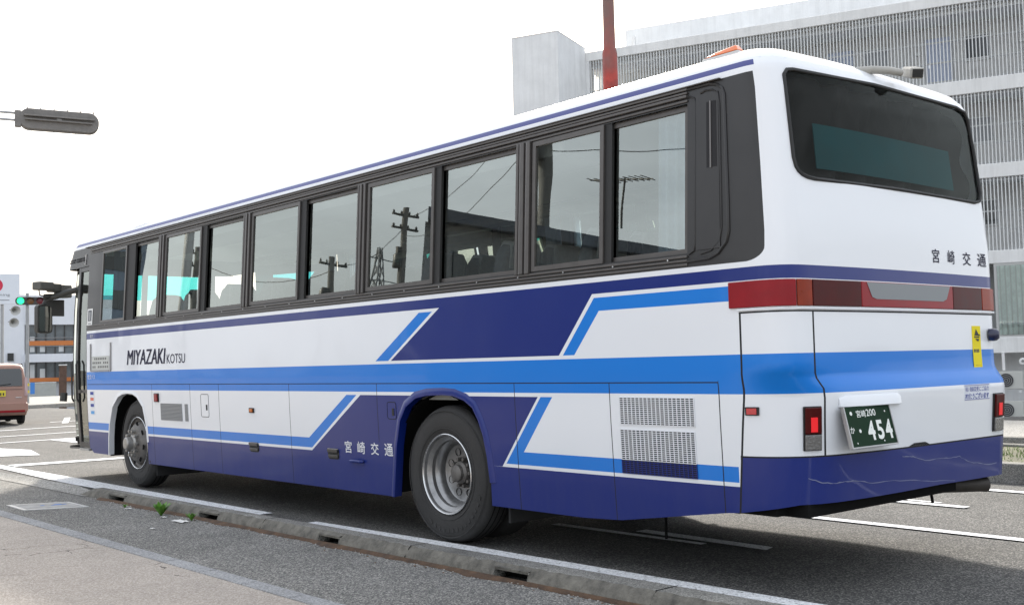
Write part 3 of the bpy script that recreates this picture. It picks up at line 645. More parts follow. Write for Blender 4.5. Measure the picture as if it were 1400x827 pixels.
b.add(V,[(j*(nu+1)+i,j*(nu+1)+i+1,(j+1)*(nu+1)+i+1,(j+1)*(nu+1)+i) for j in range(nz) for i in range(nu)],0,True); b.build("drawn_curtain",mat("brown_drape",(.020,.014,.013),.9),rw)
b=MB(); x=[.2,2.3]
for i in range(22):
    X=.22+.095*i; b.box((X,.36+.02*math.sin(i*2.1),2.38),(X+.08,.38+.02*math.sin(i*2.1),3.05))
b.build("rear_curtain",mat("brown_curtain",(.05,.035,.03),.9),bus)
# ---- lamp band across the rear
LR=mat("red_lens",(.25,.002,.008),.3,spec=.25,coat=.12,var=.12,vscale=6); LA=mat("amber_lens",(.24,.022,.002),.3,spec=.22,coat=.1,var=.15,vscale=9); LD=mat("dark_red_lens",(.060,.0015,.0015),.35,spec=.15,coat=.08,var=.2,vscale=7); LG=mat("grey_panel",(.22,.235,.245),.45)
BR=(1.664,1.816)
def lens(name,a,c,m_,z0=BR[0],z1=BR[1],o1=.014):
    b=MB(); slab(b,rng(a,c,.03),[z0,z0+.02,z1-.02,z1],.0006,o1,0,True); return b.build(name,m_,bus,bevel=.004)
lens("tail_lamp",.287,.536,LR); lens("turn_signal",.215,.283,LA); lens("brake_lamp",-.098,.211,LD)
cp=lens("reflector_panel",-1.188,-.102,LR); lens("brake_lamp",-1.475,-1.192,LD); lens("turn_signal",-1.80,-1.479,LA)
b=MB(); P=[(-.154,1.812),(-.180,1.745),(-.20,1.725),(-.235,1.712),(-1.05,1.712),(-1.09,1.722),(-1.115,1.745),(-1.145,1.812)]
V,E=[],[]; pts=[surf(u,z,.0165) for u,z in P]
# strip so that it follows the curved panel
top=[(u,1.812) for u in rng(-.154,-1.145,.05)]
def lowz(u): return interp(u,[-1.145,-1.115,-1.09,-1.05,-.235,-.20,-.18,-.154],[1.81,1.745,1.722,1.712,1.712,1.725,1.745,1.81])
U=[t_[0] for t_ in top]; A=[surf(u,1.812,.0165) for u in U]+[surf(u,lowz(u),.0165) for u in U]; n=len(U)
b.add(A,[(i,i+1,n+i+1,n+i) for i in range(n-1)],0,True); b.build("grey_panel",LG,cp)
b=MB(); slab(b,rng(-1.75,.50,.08),[1.646,1.657],.0006,.016); b.build("lamp_sill",WHITE,bus,bevel=.003)
# reversing and rear lamp pods beside the plate
def pod(uc,w_,z0,z1):
    b=MB(); slab(b,rng(uc-w_/2-.005,uc+w_/2+.005,.03),[z0-.005,z1+.006],.0006,.010); o=b.build("rear_lamp",RUB,bus,bevel=.006)
    zs_=z0+(z1-z0)*.38
    b=MB(); slab(b,rng(uc-w_/2,uc+w_/2,.03),[zs_,z1],.0106,.024); b.build("red_lens",LD,o,bevel=.006)
    b=MB(); slab(b,rng(uc-w_/2,uc+w_/2,.03),[z0,zs_-.004],.0106,.022); b.build("clear_lens",mat("smoky_lens",(.12,.115,.11),.2,coat=1,bump=.5,bscale=60),o,bevel=.006)
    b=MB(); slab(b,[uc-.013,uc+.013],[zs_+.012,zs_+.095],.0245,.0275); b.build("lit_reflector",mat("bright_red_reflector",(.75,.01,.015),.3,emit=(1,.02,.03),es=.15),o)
pod(.249,.066,.842,1.085); pod(-1.512,.070,.842,1.09)
b=MB(); slab(b,rng(.441,.493,.02),[1.043,1.092],.0006,.010); o=b.build("side_reflector",RUB,bus,bevel=.004)
b=MB(); slab(b,rng(.450,.486,.02),[1.050,1.085],.0105,.014); b.build("red_lens",mat("red_reflector",(.5,.01,.02),.25,coat=1),o)
# side lamps on the flank
def sidelamp(y0,y1,z0,z1,m_,name="side_marker_lamp"):
    b=MB(); slab(b,[y0,y1],[z0,z1],.0006,.012); o=b.build(name,RUB,bus,bevel=.004); b=MB(); slab(b,[y0+.012,y1-.03],[z0+.008,z1-.008],.0125,.024); b.build("lens",m_,o,bevel=.004)
sidelamp(8.72,8.85,1.03,1.13,LR,"side_reflector"); sidelamp(6.41,6.51,.948,.997,mat("small_amber_lens",(.55,.14,.01),.3))
# ---- number plate
GRN=mat("plate_green",(.004,.026,.010),.6,spec=.12)
pl=bpy.data.objects.new("number_plate",None); COL.objects.link(pl); pl.parent=bus
X0,X1=.392,.868; yt,yb=.018,-.035; zt,zb=1.078,.850
def PP(u,v,o=0):
    p=Vector((lerp(X0,X1,u),lerp(yb,yt,v),lerp(zb,zt,v))); return p+Vector((0,-.97,.24))*o
b=MB(); A=[PP(0,0,0),PP(1,0,0),PP(1,1,0),PP(0,1,0)]; B=[PP(0,0,.004),PP(1,0,.004),PP(1,1,.004),PP(0,1,.004)]
b.add(A+B,[(3,2,1,0),(4,5,6,7),(0,1,5,4),(1,2,6,5),(2,3,7,6),(3,0,4,7)]); b.build("plate",GRN,pl)
b=MB()
for (u0_,v0_,u1_,v1_) in((-.025,-.035,1.02,0),(-.025,0,0,1),(1.0,0,1.02,1)):
    A=[PP(u0_,v0_,-.012),PP(u1_,v0_,-.012),PP(u1_,v1_,-.012),PP(u0_,v1_,-.012)];B=[PP(u0_,v0_,.009),PP(u1_,v0_,.009),PP(u1_,v1_,.009),PP(u0_,v1_,.009)]
    b.add(A+B,[(3,2,1,0),(4,5,6,7),(0,1,5,4),(1,2,6,5),(2,3,7,6),(3,0,4,7)])
b.build("plate_frame",mat("plate_frame",(.36,.36,.36),.35,.6),pl)
b=MB(); b.add([PP(.0,.0,-.014),PP(1.0,.0,-.014),PP(1.0,1,-.02),PP(0,1,-.02)],[(0,1,2,3)]); b.build("plate_backing",DARK,pl)
PW=mat("plate_white",(.75,.78,.74),.5)
def ptext(s,u0_,u1_,v0_,v1_,bold=0):
    T,F=text_mesh(s,0,bold); b=MB(); b.add([PP(lerp(u0_,u1_,x),lerp(v0_,v1_,y),.0055) for x,y in T],F); b.build("lettering",PW,pl)
ptext("宮崎",.235,.44,.72,.90,.01); ptext("200",.455,.665,.735,.91,.01)
ptext("4",.40,.56,.13,.62,.03); ptext("5",.61,.755,.13,.62,.03); ptext("4",.80,.955,.13,.62,.03); ptext("か",.03,.12,.34,.50,.01)
b=MB()
for u_,v_,r_ in((.12,.83,.012),(.88,.83,.006),(.235,.385,.011),(.12,.09,.005),(.72,.09,.005)): b.add([PP(u_+math.cos(k*.524)*r_/.43,v_+math.sin(k*.524)*r_/.235,.0058) for k in range(12)],[tuple(range(12))])
b.build("bolts",PW,pl)
b=MB(); us_=rng(.125,-.40,.04); prof=[(1.146,.001),(1.143,.010),(1.130,.018),(1.10,.026),(1.082,.030),(1.078,.026),(1.080,.001)]
V=[]
for i,u in enumerate(us_):
    e=min(i,len(us_)-1-i); k=1 if e>0 else .55
    V+=[surf(u,1.079+(z-1.079)*(1 if e>0 else .75),o*k) for z,o in prof]
m_=len(prof); b.add(V,[(i*m_+k,i*m_+k+1,(i+1)*m_+k+1,(i+1)*m_+k) for i in range(len(us_)-1) for k in range(m_-1)]+[tuple(range(m_)),tuple(range((len(us_)-1)*m_,len(us_)*m_))[::-1]],0,True)
b.build("plate_lamp_hood",WHITE,bus)
# bumper notch, stickers, knob, scrape
b=MB(); V=[(u,z) for u,z in((-.505,.809),(-.565,.826),(-.70,.826),(-.755,.809))]; fill(b,V,.004); b.build("towing_notch",SEAM,bus)
YEL=mat("yellow_sticker",(.80,.66,.0),.45,spec=.2)
b=MB(); slab(b,rng(-1.462,-1.392,.02),[1.275,1.42,1.556],.0006,.003); o=b.build("sticker",YEL,bus); o["label"]="tall yellow warning sticker with black arrow-shaped marks"
b=MB()
def q4(mb,u0_,u1_,z0_,z1_,off): slab(mb,[u0_,u1_],[z0_,z1_],off,off+.0008)
fill(b,[(-1.408,1.49),(-1.423,1.535),(-1.443,1.50),(-1.455,1.497),(-1.455,1.488)],.005); q4(b,-1.450,-1.406,1.475,1.484,.0035); fill(b,[(-1.413,1.468),(-1.448,1.468),(-1.438,1.448)],.005)
for k in range(4): q4(b,-1.408-.012*k,-1.399-.012*k,1.375,1.398,.0035)
q4(b,-1.450,-1.406,1.288,1.30,.0035); b.build("sticker_print",mat("sticker_ink",(.02,.02,.02),.5),o)
b=MB(); [q4(b,-1.410-.015*k,-1.398-.015*k,1.338,1.358,.0035) for k in range(3)]; b.build("sticker_print",mat("sticker_red",(.7,.08,.02),.5),o)
b=MB(); slab(b,rng(-1.447,-1.209,.03),[1.062,1.164],.0006,.003); o=b.build("sticker",mat("sticker_white",(.7,.73,.78),.4),bus)
SI=mat("sticker_blue_ink",(.02,.04,.3),.5)
lettering("lettering","発進・車線変更にご協力",-1.218,-1.436,1.118,1.150,SI,o,off=.0042); lettering("lettering","ありがとうございます",-1.218,-1.438,1.070,1.108,SI,o,off=.0042,bold=.02)
b=MB()
for a,c,z0_,z1_ in((-1.213,-1.443,1.157,1.160),(-1.213,-1.443,1.064,1.067)): q4(b,c,a,z0_,z1_,.0035)
b.build("sticker_border",SI,o)
b=MB(); p=surf(-1.54,1.495,0); b.lathe([(.042,0),(.044,.03),(.040,.05),(.026,.066),(0,.07)],p,(.35,-1,0),20); b.build("door_stop",mat("navy_rubber",(.012,.014,.05),.35,coat=.4),bus)
SCR=mat("bare_scrape",(.16,.18,.30),.6)
for P in([(.268,.682),(.21,.655),(.156,.641),(.09,.650),(.034,.642),(-.117,.618),(-.35,.612),(-.581,.596),(-.9,.563),(-1.173,.526+.02)],[(-.432,.753),(-.52,.75),(-.60,.732),(-.708,.711),(-.9,.705),(-1.05,.702),(-1.160,.700),(-1.25,.67),(-1.36,.64),(-1.46,.615),(-1.54,.619)]):
    b=MB(); random.seed(4); n=len(P)
    PP2=[]; 
    for a,c in zip(P,P[1:]):
        for k in range(4): PP2.append((lerp(a[0],c[0],k/4),lerp(a[1],c[1],k/4)+random.uniform(-.003,.003)))
    A=[surf(u,z+.0035*random.random()+.0002,.0025) for u,z in PP2]; B=[surf(u,z-.0035*random.random()-.001,.0025) for u,z in PP2]; n=len(PP2)
    b.add(A+B,[(i,i+1,n+i+1,n+i) for i in range(n-1)]); b.build("scrape_mark",SCR,bus)
# ---- roof lamp and rear camera
o=bpy.data.objects.new("roof_marker_lamp",None); COL.objects.link(o); o.parent=bus
b=MB(); c=Vector((.25,.66,3.215)); 
def lamp_sec(k,z): return [(c.x-.045*k,c.y-.15*k,z),(c.x+.045*k,c.y-.15*k,z),(c.x+.045*k,c.y+.17*k,z),(c.x-.045*k,c.y+.17*k,z)]
b.add(lamp_sec(1,c.z-.03)+lamp_sec(.86,c.z+.035),[(0,1,5,4),(1,2,6,5),(2,3,7,6),(3,0,4,7),(4,5,6,7)]); b.build("lamp_base",mat("grey_white_plastic",(.55,.55,.53),.4),o,bevel=.008)
b=MB(); b.add([(c.x-.038,c.y-.125,c.z+.036),(c.x+.038,c.y-.125,c.z+.036),(c.x+.038,c.y+.14,c.z+.036),(c.x-.038,c.y+.14,c.z+.036),(c.x-.02,c.y-.10,c.z+.075),(c.x+.02,c.y-.10,c.z+.075),(c.x+.018,c.y+.05,c.z+.062),(c.x-.018,c.y+.05,c.z+.062)],[(0,3,2,1),(0,1,5,4),(1,2,6,5),(2,3,7,6),(3,0,4,7),(4,5,6,7)]); b.build("amber_lens",mat("orange_lens",(.75,.16,.02),.2,coat=1),o,bevel=.008)
o=bpy.data.objects.new("reversing_camera",None); COL.objects.link(o); o.parent=bus
GP=mat("weathered_grey_plastic",(.36,.35,.32),.6,var=.2)
b=MB(); b.tube([(1.05,.26,3.185),(1.15,.20,3.200),(1.27,.15,3.205),(1.38,.12,3.20)],.028,10,r1=.024); b.box((.92,.24,3.165),(1.10,.31,3.195)); b.build("bracket",GP,o)
b=MB(); M=Matrix.Translation((1.46,.08,3.205))@Matrix.Rotation(R(-38),4,'Z')@Matrix.Rotation(R(18),4,'X'); b.box((-.045,-.075,-.035),(.045,.075,.035),0,M); b.build("camera_body",GP,o,bevel=.012)
b=MB(); b.box((-.034,-.082,-.026),(.034,-.0755,.026),0,M); b.build("camera_lens",RUB,o)
# ---- flank fittings
def outline(mb,P,r,off): mb.tube([surf(u,z,off) for u,z in P+[P[0]]],r,5)
def hatch(u0_,u1_,z0_,z1_,m_,lock):
    b=MB(); P=rrect(u0_,z0_,u1_,z1_,.02,3); fill(b,P,.002); outline(b,P,.0028,.001); o=b.build("hatch_door",[m_],bus)
    b=MB(); outline(b,P,.0030,.0015); b.build("hatch_seal",SEAM,o)
    b=MB(); lu,lz=lock; slab(b,[lu-.014,lu+.014],[lz-.03,lz+.03],.0022,.006); b.build("lock",RUB,o)
hatch(7.43,7.615,.885,1.125,WHITE,(7.475,.985)); hatch(3.945,4.070,.942,1.080,NAVY,(3.985,1.0))
def flush_handle(u0_,u1_,z0_,z1_):
    b=MB(); P=rrect(u0_,z0_,u1_,z1_,.03,4); fill(b,P,.0025); o=b.build("luggage_door_handle",RUB,bus)
    zc=(z0_+z1_)/2
    b=MB(); slab(b,[u0_+.012,u1_-.012],[zc+.012,z1_-.004],.003,.020); slab(b,[u0_+.016,u1_-.016],[z0_+.012,zc-.008],.003,.012); b.build("lever",mat("dark_steel",(.09,.09,.09),.3,.8),o,bevel=.005)
    b=MB(); slab(b,[u0_+.006,u1_-.006],[z1_-.012,z1_-.002],.003,.007); b.build("trim",CHROME,o)
flush_handle(6.352,6.550,.560,.657); flush_handle(4.865,5.053,.563,.660)
b=MB(); P=rrect(4.46,.532,4.67,.585,.024,5); fill(b,P,.002); b.tube([surf(4.655,.565,.006),surf(4.64,.568,.028),surf(4.56,.572,.034),surf(4.49,.568,.028),surf(4.475,.565,.006)],.014,8); b.build("navy_handle",NAVY,bus)
# pressed grilles
def grille(u0_,u1_,z0_,z1_,nc,nr,mats,split=None,bw=.006,bh=.0045,back=SEAM):
    b=MB(); fill(b,[(u0_,z0_),(u1_,z0_),(u1_,z1_),(u0_,z1_)],.0015); o=b.build("vent_grille",back,bus)
    b=MB()
    for i in range(nc+1):
        u=u0_+(u1_-u0_)*i/nc
        for a,c,mi in ([(z0_,z1_,0)] if split is None else [(z0_,split,1),(split,z1_,0)]): slab(b,[u-bw/2,u+bw/2],[a,c],.0017,.0055,mi)
    for j in range(nr+1):
        z=z0_+(z1_-z0_)*j/nr; mi=1 if split is not None and z<split else 0
        slab(b,[u0_,u1_],[z-bh/2,z+bh/2],.0017,.0060,mi)
    b.build("mesh",mats,o); return o
grille(.790,1.408,.969,1.140,18,14,[WHITE,NAVY]); grille(.797,1.415,.655,.934,18,22,[WHITE,NAVY],.743)
GG=mat("grey_mesh",(.33,.34,.35),.5,.4)
grille(8.108,8.675,.828,1.013,30,12,[GG],bw=.008,bh=.007); grille(7.955,8.022,.830,1.012,4,12,[GG],bw=.008,bh=.007)
# timetable holder by the door, stickers
b=MB()
for u in(10.87,10.175): slab(b,[u-.012,u+.012],[1.41,1.76],.0006,.014)
slab(b,[10.18,10.87],[1.40,1.418],.0006,.014); o=b.build("notice_holder",mat("brushed_rail",(.30,.30,.30),.35,.7),bus,bevel=.003)
b=MB(); fill(b,[(10.83,1.425),(10.23,1.425),(10.23,1.595),(10.83,1.595)],.004); b.build("notice_card",mat("grey_card",(.50,.52,.50),.5),o)
b=MB()
for r_ in range(3):
    for k in range(9):
        if (r_*7+k*5)%8: u=10.80-.062*k; z=1.565-.052*r_; slab(b,[u-.036,u],[z-.016,z+.010],.0045,.0055)
b.build("card_print",mat("card_ink",(.12,.12,.12),.6),o)
b=MB(); fill(b,[(11.025,2.0),(10.835,2.0),(10.835,2.222),(11.025,2.222)],.004); o=b.build("sticker",mat("white_sticker",(.72,.73,.72),.4),bus); o["label"]="white and black square sticker beside the door pillar"
b=MB(); slab(b,[10.87,10.99],[2.06,2.20],.0045,.0055); b.build("sticker_print",mat("sticker_dark",(.05,.06,.08),.5),o)
b=MB(); slab(b,[10.90,10.96],[2.07,2.18],.006,.0065); slab(b,[10.88,10.98],[2.02,2.035],.0045,.0055); b.build("sticker_print",GG,o)
for z,m_ in((1.12,SI),(1.045,mat("sticker_orange",(.7,.15,.08),.5)),(.965,SI),(.872,mat("sticker_lightblue",(.10,.35,.7),.5))):
    b=MB(); slab(b,[10.78,10.925],[z-.034,z+.034],.0006,.003); o=b.build("sticker",mat("sticker_white",(.7,.73,.78),.4),bus); b=MB(); slab(b,[10.795,10.91],[z-.020,z+.018],.0032,.004); b.build("sticker_print",m_,o)
# ---- wheel arches: flared lips and dark wells
def arch_lip(A,m_,mir,out=.022,wd=.05):
    pts=A[1:-1]; P=[]
    cy=sum(p[0] for p in pts)/len(pts)
    def U(u): return 25.3-u if mir else u
    b=MB(); V=[]
    for u,z in pts:
        d=Vector((u-cy,(z-.45))).normalized() if z>.45 else Vector((math.copysign(1,u-cy),0))
        for k,(w_,o) in enumerate(((.0,-.06),(.0,out*.8),(wd*.35,out),(wd*.8,out*.6),(wd*1.15,.001))): 
            V.append(surf(U(u+d.x*w_),z+d.y*w_,o))
    m=5; b.add(V,[(i*m+k,i*m+k+1,(i+1)*m+k+1,(i+1)*m+k) for i in range(len(pts)-1) for k in range(m-1)],0,True); return b.build("wheel_arch_lip",m_,bus)
for mir in(0,1): arch_lip(ARCH1,WHITE,mir,.008,.036); arch_lip(ARCH2[:],NAVY,mir,.014,.050)
for (c0,c1) in((9.12,10.36),(2.77,4.04)):
    for sx in(0,1):
        b=MB()
        xa,xb=(.06,.85) if not sx else (1.65,2.44)
        n=18; cy=(c0+c1)/2; ry=(c1-c0)/2+.01; V=[]
        for i in range(n+1):
            a=math.pi*i/n; V+=[(xa,cy+ry*math.cos(a),.45+.70*math.sin(a)),(xb,cy+ry*math.cos(a),.45+.70*math.sin(a))]
        b.add(V,[(2*i,2*i+1,2*i+3,2*i+2) for i in range(n)],0,True)
        xi=xb if not sx else xa
        b.add([(xi,cy+ry*math.cos(math.pi*i/n),.45+.70*math.sin(math.pi*i/n)) for i in range(n+1)],[tuple(range(n+1))])
        for yy in(c0,c1): b.add([(xa,yy,.33),(xb,yy,.33),(xb,yy,.5),(xa,yy,.5)],[(0,1,2,3)])
        b.build("wheel_well",DARK,bus)
# underbody
b=MB()
for (a,c) in((.55,2.76),(4.05,9.1),(10.38,11.75)): b.box((.10,a,.46),(2.40,c,.52))
b.box((.12,.30,.46),(2.38,.60,.60)); b.box((.55,2.5,.45),(1.95,10.5,.75)); b.build("underbody",DARK,bus)
b=MB(); b.box((.22,.16,.455),(1.93,.32,.53)); b.box((.75,.7,.38),(1.7,2.5,.47)); b.tube([(.35,1.35,.48),(.35,1.35,.20)],.010,6); b.tube([(1.62,.17,.46),(1.625,.165,.40)],.010,6); b.build("engine_undertray",DARK,bus)
b=MB(); b.lathe([(.05,.36),(.05,.05),(.054,0),(.048,.0),(.044,.02),(.044,.3)],(2.22,.10,.475),(-1,.45,.03),20); b.tube([(1.70,.34,.53),(1.80,.26,.475),(1.95,.22,.48)],.035,10); b.build("exhaust_pipe",mat("sooty_steel",(.05,.045,.04),.6,.5,var=.3),bus)
for a,c in (((.1,9.0,.16),(.75,9.02,.5)),((.14,2.68,.20),(.80,2.70,.5)),((1.7,2.68,.20),(2.4,2.70,.5))): b=MB(); b.box(a,c); b.build("mud_flap",mat("mudflap",(.02,.02,.02),.7),bus)
b=MB(); b.tube([(.3,4.02,.41),(.3,4.22,.41)],.07,14); b.build("air_tank",mat("tank_grime",(.12,.11,.10),.6),bus)
for a,c,r_ in(((.25,3.3,.52),(2.25,3.3,.52),.09),((.4,9.47,.5),(2.1,9.47,.5),.06)): b=MB(); b.tube([a,c],r_,12); b.build("axle",mat("axle_grime",(.05,.045,.04),.8),bus)
# ---- wheels
def tyre_prof(w_): # radius, distance from outer face
    return [(.300,.02),(.325,.004),(.37,-.002),(.43,.0),(.47,.008),(.497,.022),(.512,.045),(.5185,.07),(.520,w_*.5),(.5185,w_-.07),(.512,w_-.045),(.497,w_-.022),(.43,w_),(.30,w_-.02)]
RIMM=mat("machined_rim_edge",(.62,.62,.62),.22,.9)
def make_wheel(name,rear,x,y,sgn):
    """sgn=+1: outer face looks to -X"""
    t=bpy.data.objects.new(name,None); COL.objects.link(t); t.parent=bus; t.location=(x,y,.530); t.scale=(1,1.022,1.022); ax=Vector((sgn,0,0))
    b=MB(); b.lathe(tyre_prof(.27),(0,0,0),ax,72)
    if rear: b.lathe(tyre_prof(.27),(sgn*.31,0,0),ax,72)
    ty=b.build("tyre",TYRE,t)
    b=MB()
    for rr in(.345,.478): b.lathe([(rr-.004,-.0005),(rr,-.004),(rr+.004,-.0005)],(0,0,0),ax,64)
    if True:   # raised lettering blocks and tread grooves on the shoulder
        for k in range(14):
            a=R(200+k*7.5); rr=.425; c=Vector((-sgn*.002,math.cos(a)*rr,math.sin(a)*rr)); M=Matrix.Translation(c)@Matrix.Rotation(a-math.pi/2,4,'X'); b.box((-.002,-.017,-.014),(.002,.010,.014),0,M)
    b.build("sidewall_rings",TYRE,ty)
    b=MB()
    for g_ in(.085,.135,.185): b.lathe([(.5212,g_-.005),(.5212,g_+.005)],(0,0,0),ax,60)
    b.build("tread_grooves",DARK,ty)
    b=MB()
    if rear:
        b.lathe([(.306,.030),(.305,.008),(.297,.002),(.290,.006),(.286,.03),(.262,.045),(.252,.055),(.250,.085),(.232,.10),(.222,.13),(.220,.165),(.205,.172),(.10,.180)],(0,0,0),ax,64)
        rm=b.build("rim",STEEL,t)
        b=MB(); b.lathe([(.307,.012),(.306,.001),(.301,-.003),(.296,.001),(.294,.008)],(0,0,0),ax,64); b.build("rim_edge",RIMM,rm)
        b=MB()
        for k in range(8):
            a=R(22.5+45*k); c=Vector((sgn*.168,math.cos(a)*.165,math.sin(a)*.165)); b.lathe([(.030,.0),(.028,.012),(0,.013)],c,ax,16)
        b.build("hand_holes",DARK,rm)
        b=MB(); b.lathe([(.0,.085),(.05,.087),(.062,.095),(.066,.12),(.085,.135),(.095,.18)],(0,0,0),ax,32)
        for k in range(10):
            a=R(36*k); c=Vector((sgn*.135,math.cos(a)*.105,math.sin(a)*.105)); b.lathe([(.0,.0),(.014,.001),(.016,.012),(.016,.045)],c,ax,6)
        b.build("hub",HUBM,t)
    else:
        b.lathe([(.306,.030),(.305,.008),(.297,.002),(.290,.006),(.284,.03),(.262,.04),(.255,.05),(.24,.03),(.225,-.010),(.19,-.040),(.15,-.050),(.10,-.052)],(0,0,0),ax,64)
        rm=b.build("rim",HUBM,t)
        b=MB(); b.lathe([(.307,.012),(.306,.001),(.301,-.003),(.296,.001),(.294,.008)],(0,0,0),ax,64); b.build("rim_edge",RIMM,rm)
        b=MB()
        for k in range(8):
            a=R(45*k+10); c=Vector((-sgn*.006,math.cos(a)*.222,math.sin(a)*.222)); b.lathe([(.032,-.012),(.030,-.016),(0,-.017)],c,ax,14)
        b.build("hand_holes",DARK,rm)
        b=MB(); b.lathe([(.0,-.155),(.06,-.153),(.075,-.14),(.08,-.08),(.10,-.06),(.10,-.04)],(0,0,0),ax,32)
        for k in range(10):
            a=R(36*k); c=Vector((-sgn*.045,math.cos(a)*.145,math.sin(a)*.145)); b.lathe([(.0,-.05),(.018,-.048),(.021,-.03),(.021,.0)],c,ax,6)
        b.build("hub",mat("hub_metal",(.33,.32,.30),.4,.7,var=.4,vscale=12),t)
    return t
wf=make_wheel("front_wheel",False,.05,9.466,1); make_wheel("front_wheel",False,2.45,9.466,-1)
wr=make_wheel("rear_wheel",True,.035,3.316,1); make_wheel("rear_wheel",True,2.465,3.316,-1)
# ---- front door
dr=bpy.data.objects.new("front_door",None); COL.objects.link(dr); dr.parent=bus
b=MB()
for a,c in((11.05,11.085),(11.40,11.445),(11.755,11.79)): slab(b,[a,c],[.40,1.0,1.6,2.2,2.80],-.045,-.012)
for z0_,z1_ in((.40,.47),(1.12,1.16),(2.74,2.80)): slab(b,[11.05,11.4,11.79],[z0_,z1_],-.045,-.013)
b.build("door_frame",BLACKP,dr,bevel=.004)
b=MB(); slab(b,[11.02,11.4,11.82],[.365,.392],-.02,.02); b.build("step_edge",mat("scuffed_alloy",(.45,.45,.44),.4,.6),dr)
b=MB(); zz=[.47,1.0,1.6,2.2,2.74]
for a,c in((11.085,11.40),(11.445,11.755)): b.add([surf(u,z,-.03) for z in zz for u in(a,c)],[(2*j,2*j+1,2*j+3,2*j+2) for j in range(4)],0,True)
b.build("door_glass",glass("door_glass",(.34,.38,.35),1.42),dr)
b=MB()
for u in(11.37,11.48): b.tube([surf(u,1.0,.0),surf(u,1.05,.02),surf(u,1.5,.02),surf(u,1.55,.0)],.012,8)
b.build("grab_rail",mat("black_rail",(.05,.05,.05),.3,.5),dr)
b=MB(); fill(b,[(11.20,2.95),(11.70,2.95),(11.73,2.865),(11.20,2.865)],.006); o=b.build("vent_panel",FRAMEL,bus)
b=MB(); [slab(b,[11.23+.16*k,11.35+.16*k],[2.88+.03*j,2.90+.03*j],.0065,.008) for k in range(3) for j in range(2)]; b.build("vent_slots",SEAM,o)
b=MB(); b.tube([surf(11.19,2.965,.006),surf(11.19,2.835,.006),surf(11.75,2.83,.006)],.007,6); b.build("panel_trim",mat("pale_trim",(.6,.6,.6),.4),o)
# windscreen
b=MB(); uu=rng(WSH[0],WSH[1],.06); zz=[1.25,1.6,2.0,2.42]
def sheet(mb,uu,zz,off,mi=0): n=len(uu); mb.add([surf(u,z,off) for z in zz for u in uu],[(j*n+i,j*n+i+1,(j+1)*n+i+1,(j+1)*n+i) for j in range(len(zz)-1) for i in range(n-1)],mi,True)
sheet(b,uu,zz,-.008); ws=b.build("windscreen",GLC,bus)
b=MB(); sheet(b,uu,[2.42,2.6,2.78],-.008); b.build("cyan_sun_band",GLCY,ws)
# ---- mirror and camera cluster at the front corner
BKP=mat("black_plastic",(.035,.035,.033),.45,var=.2)
mr=bpy.data.objects.new("wing_mirror",None); COL.objects.link(mr); mr.parent=bus
b=MB(); b.tube([(.25,11.95,2.56),(.12,12.1,2.52),(-.02,12.2,2.46),(-.14,12.3,2.46)],.045,8); b.tube([(-.02,12.2,2.46),(-.12,12.3,2.40),(-.15,12.3,2.34)],.03,8); b.box((-.13,12.27,2.19),(.13,12.31,2.42),0); b.build("mirror_arm",BKP,mr,bevel=.01)
M=Matrix.Translation((-.15,12.3,2.15))@Matrix.Rotation(R(14),4,'Z')@Matrix.Rotation(R(90),4,'X')
b=MB(); b.prism(rrect(-.115,-.20,.115,.20,.05),-.04,.05,M,0,True); b.build("mirror_housing",BKP,mr,bevel=.012)
b=MB(); b.prism(rrect(-.092,-.175,.092,.175,.035),.0505,.054,M); b.build("mirror_glass",mat("mirror_glass",(.55,.6,.6),.03,1),mr)
b=MB(); M=Matrix.Translation((-.13,12.2,2.60))@Matrix.Rotation(R(20),4,'Z'); b.box((-.17,-.08,-.055),(.06,.10,.06),0,M); b.box((.05,-.06,-.075),(.20,.09,.045),0,M); b.box((.18,-.10,-.15),(.34,.10,.03),0,M); b.build("camera_box",mat("dusty_black",(.09,.088,.08),.6,var=.3),mr,bevel=.018)
b=MB(); b.tube([(-.24,12.2,2.56),(-.23,12.2,2.48),(-.12,12.2,2.44),(-.02,12.2,2.50),(.08,12.1,2.53)],.009,6); b.build("cable",RUB,mr)
b=MB(); b.tube([(.04,12.05,1.0),(.05,12.05,1.12)],.05,8); b.build("corner_lamp",BKP,bus)
# ---- interior
INT=mat("cabin_grey",(.34,.35,.33),.8); INTL=mat("cabin_ceiling",(.55,.56,.52),.8); SEAT=mat("seat_moquette",(.085,.115,.15),.9,var=.3,vscale=30); LACE=mat("headrest_cover",(.42,.45,.46),.85,var=.15,vscale=40)
b=MB(); b.box((.12,.62,1.10),(2.38,11.0,1.14)); b.build("cabin_floor",INT,bus)
b=MB(); b.box((.14,.6,2.985),(2.36,11.5,3.0)); b.build("cabin_ceiling",INTL,bus)
for x0,x1 in((.13,.52),(1.98,2.37)):
    b=MB(); xs_=(x0,x1); b.prism([(x0,2.84),(x1,2.80),(x1,2.85),(x0,2.98)] if x0<1 else [(x0,2.80),(x1,2.84),(x1,2.98),(x0,2.85)],0,8.2,Matrix.Translation((0,10.2,0))@Matrix.Rotation(R(90),4,'X')); b.build("luggage_rack",INT,bus)
b=MB(); b.box((.05,.6,1.14),(.09,11,2.0)); b.box((2.41,.6,1.14),(2.45,11,2.0)); b.box((.1,.55,1.14),(2.4,.58,2.40)); b.build("cabin_lining",INT,bus)
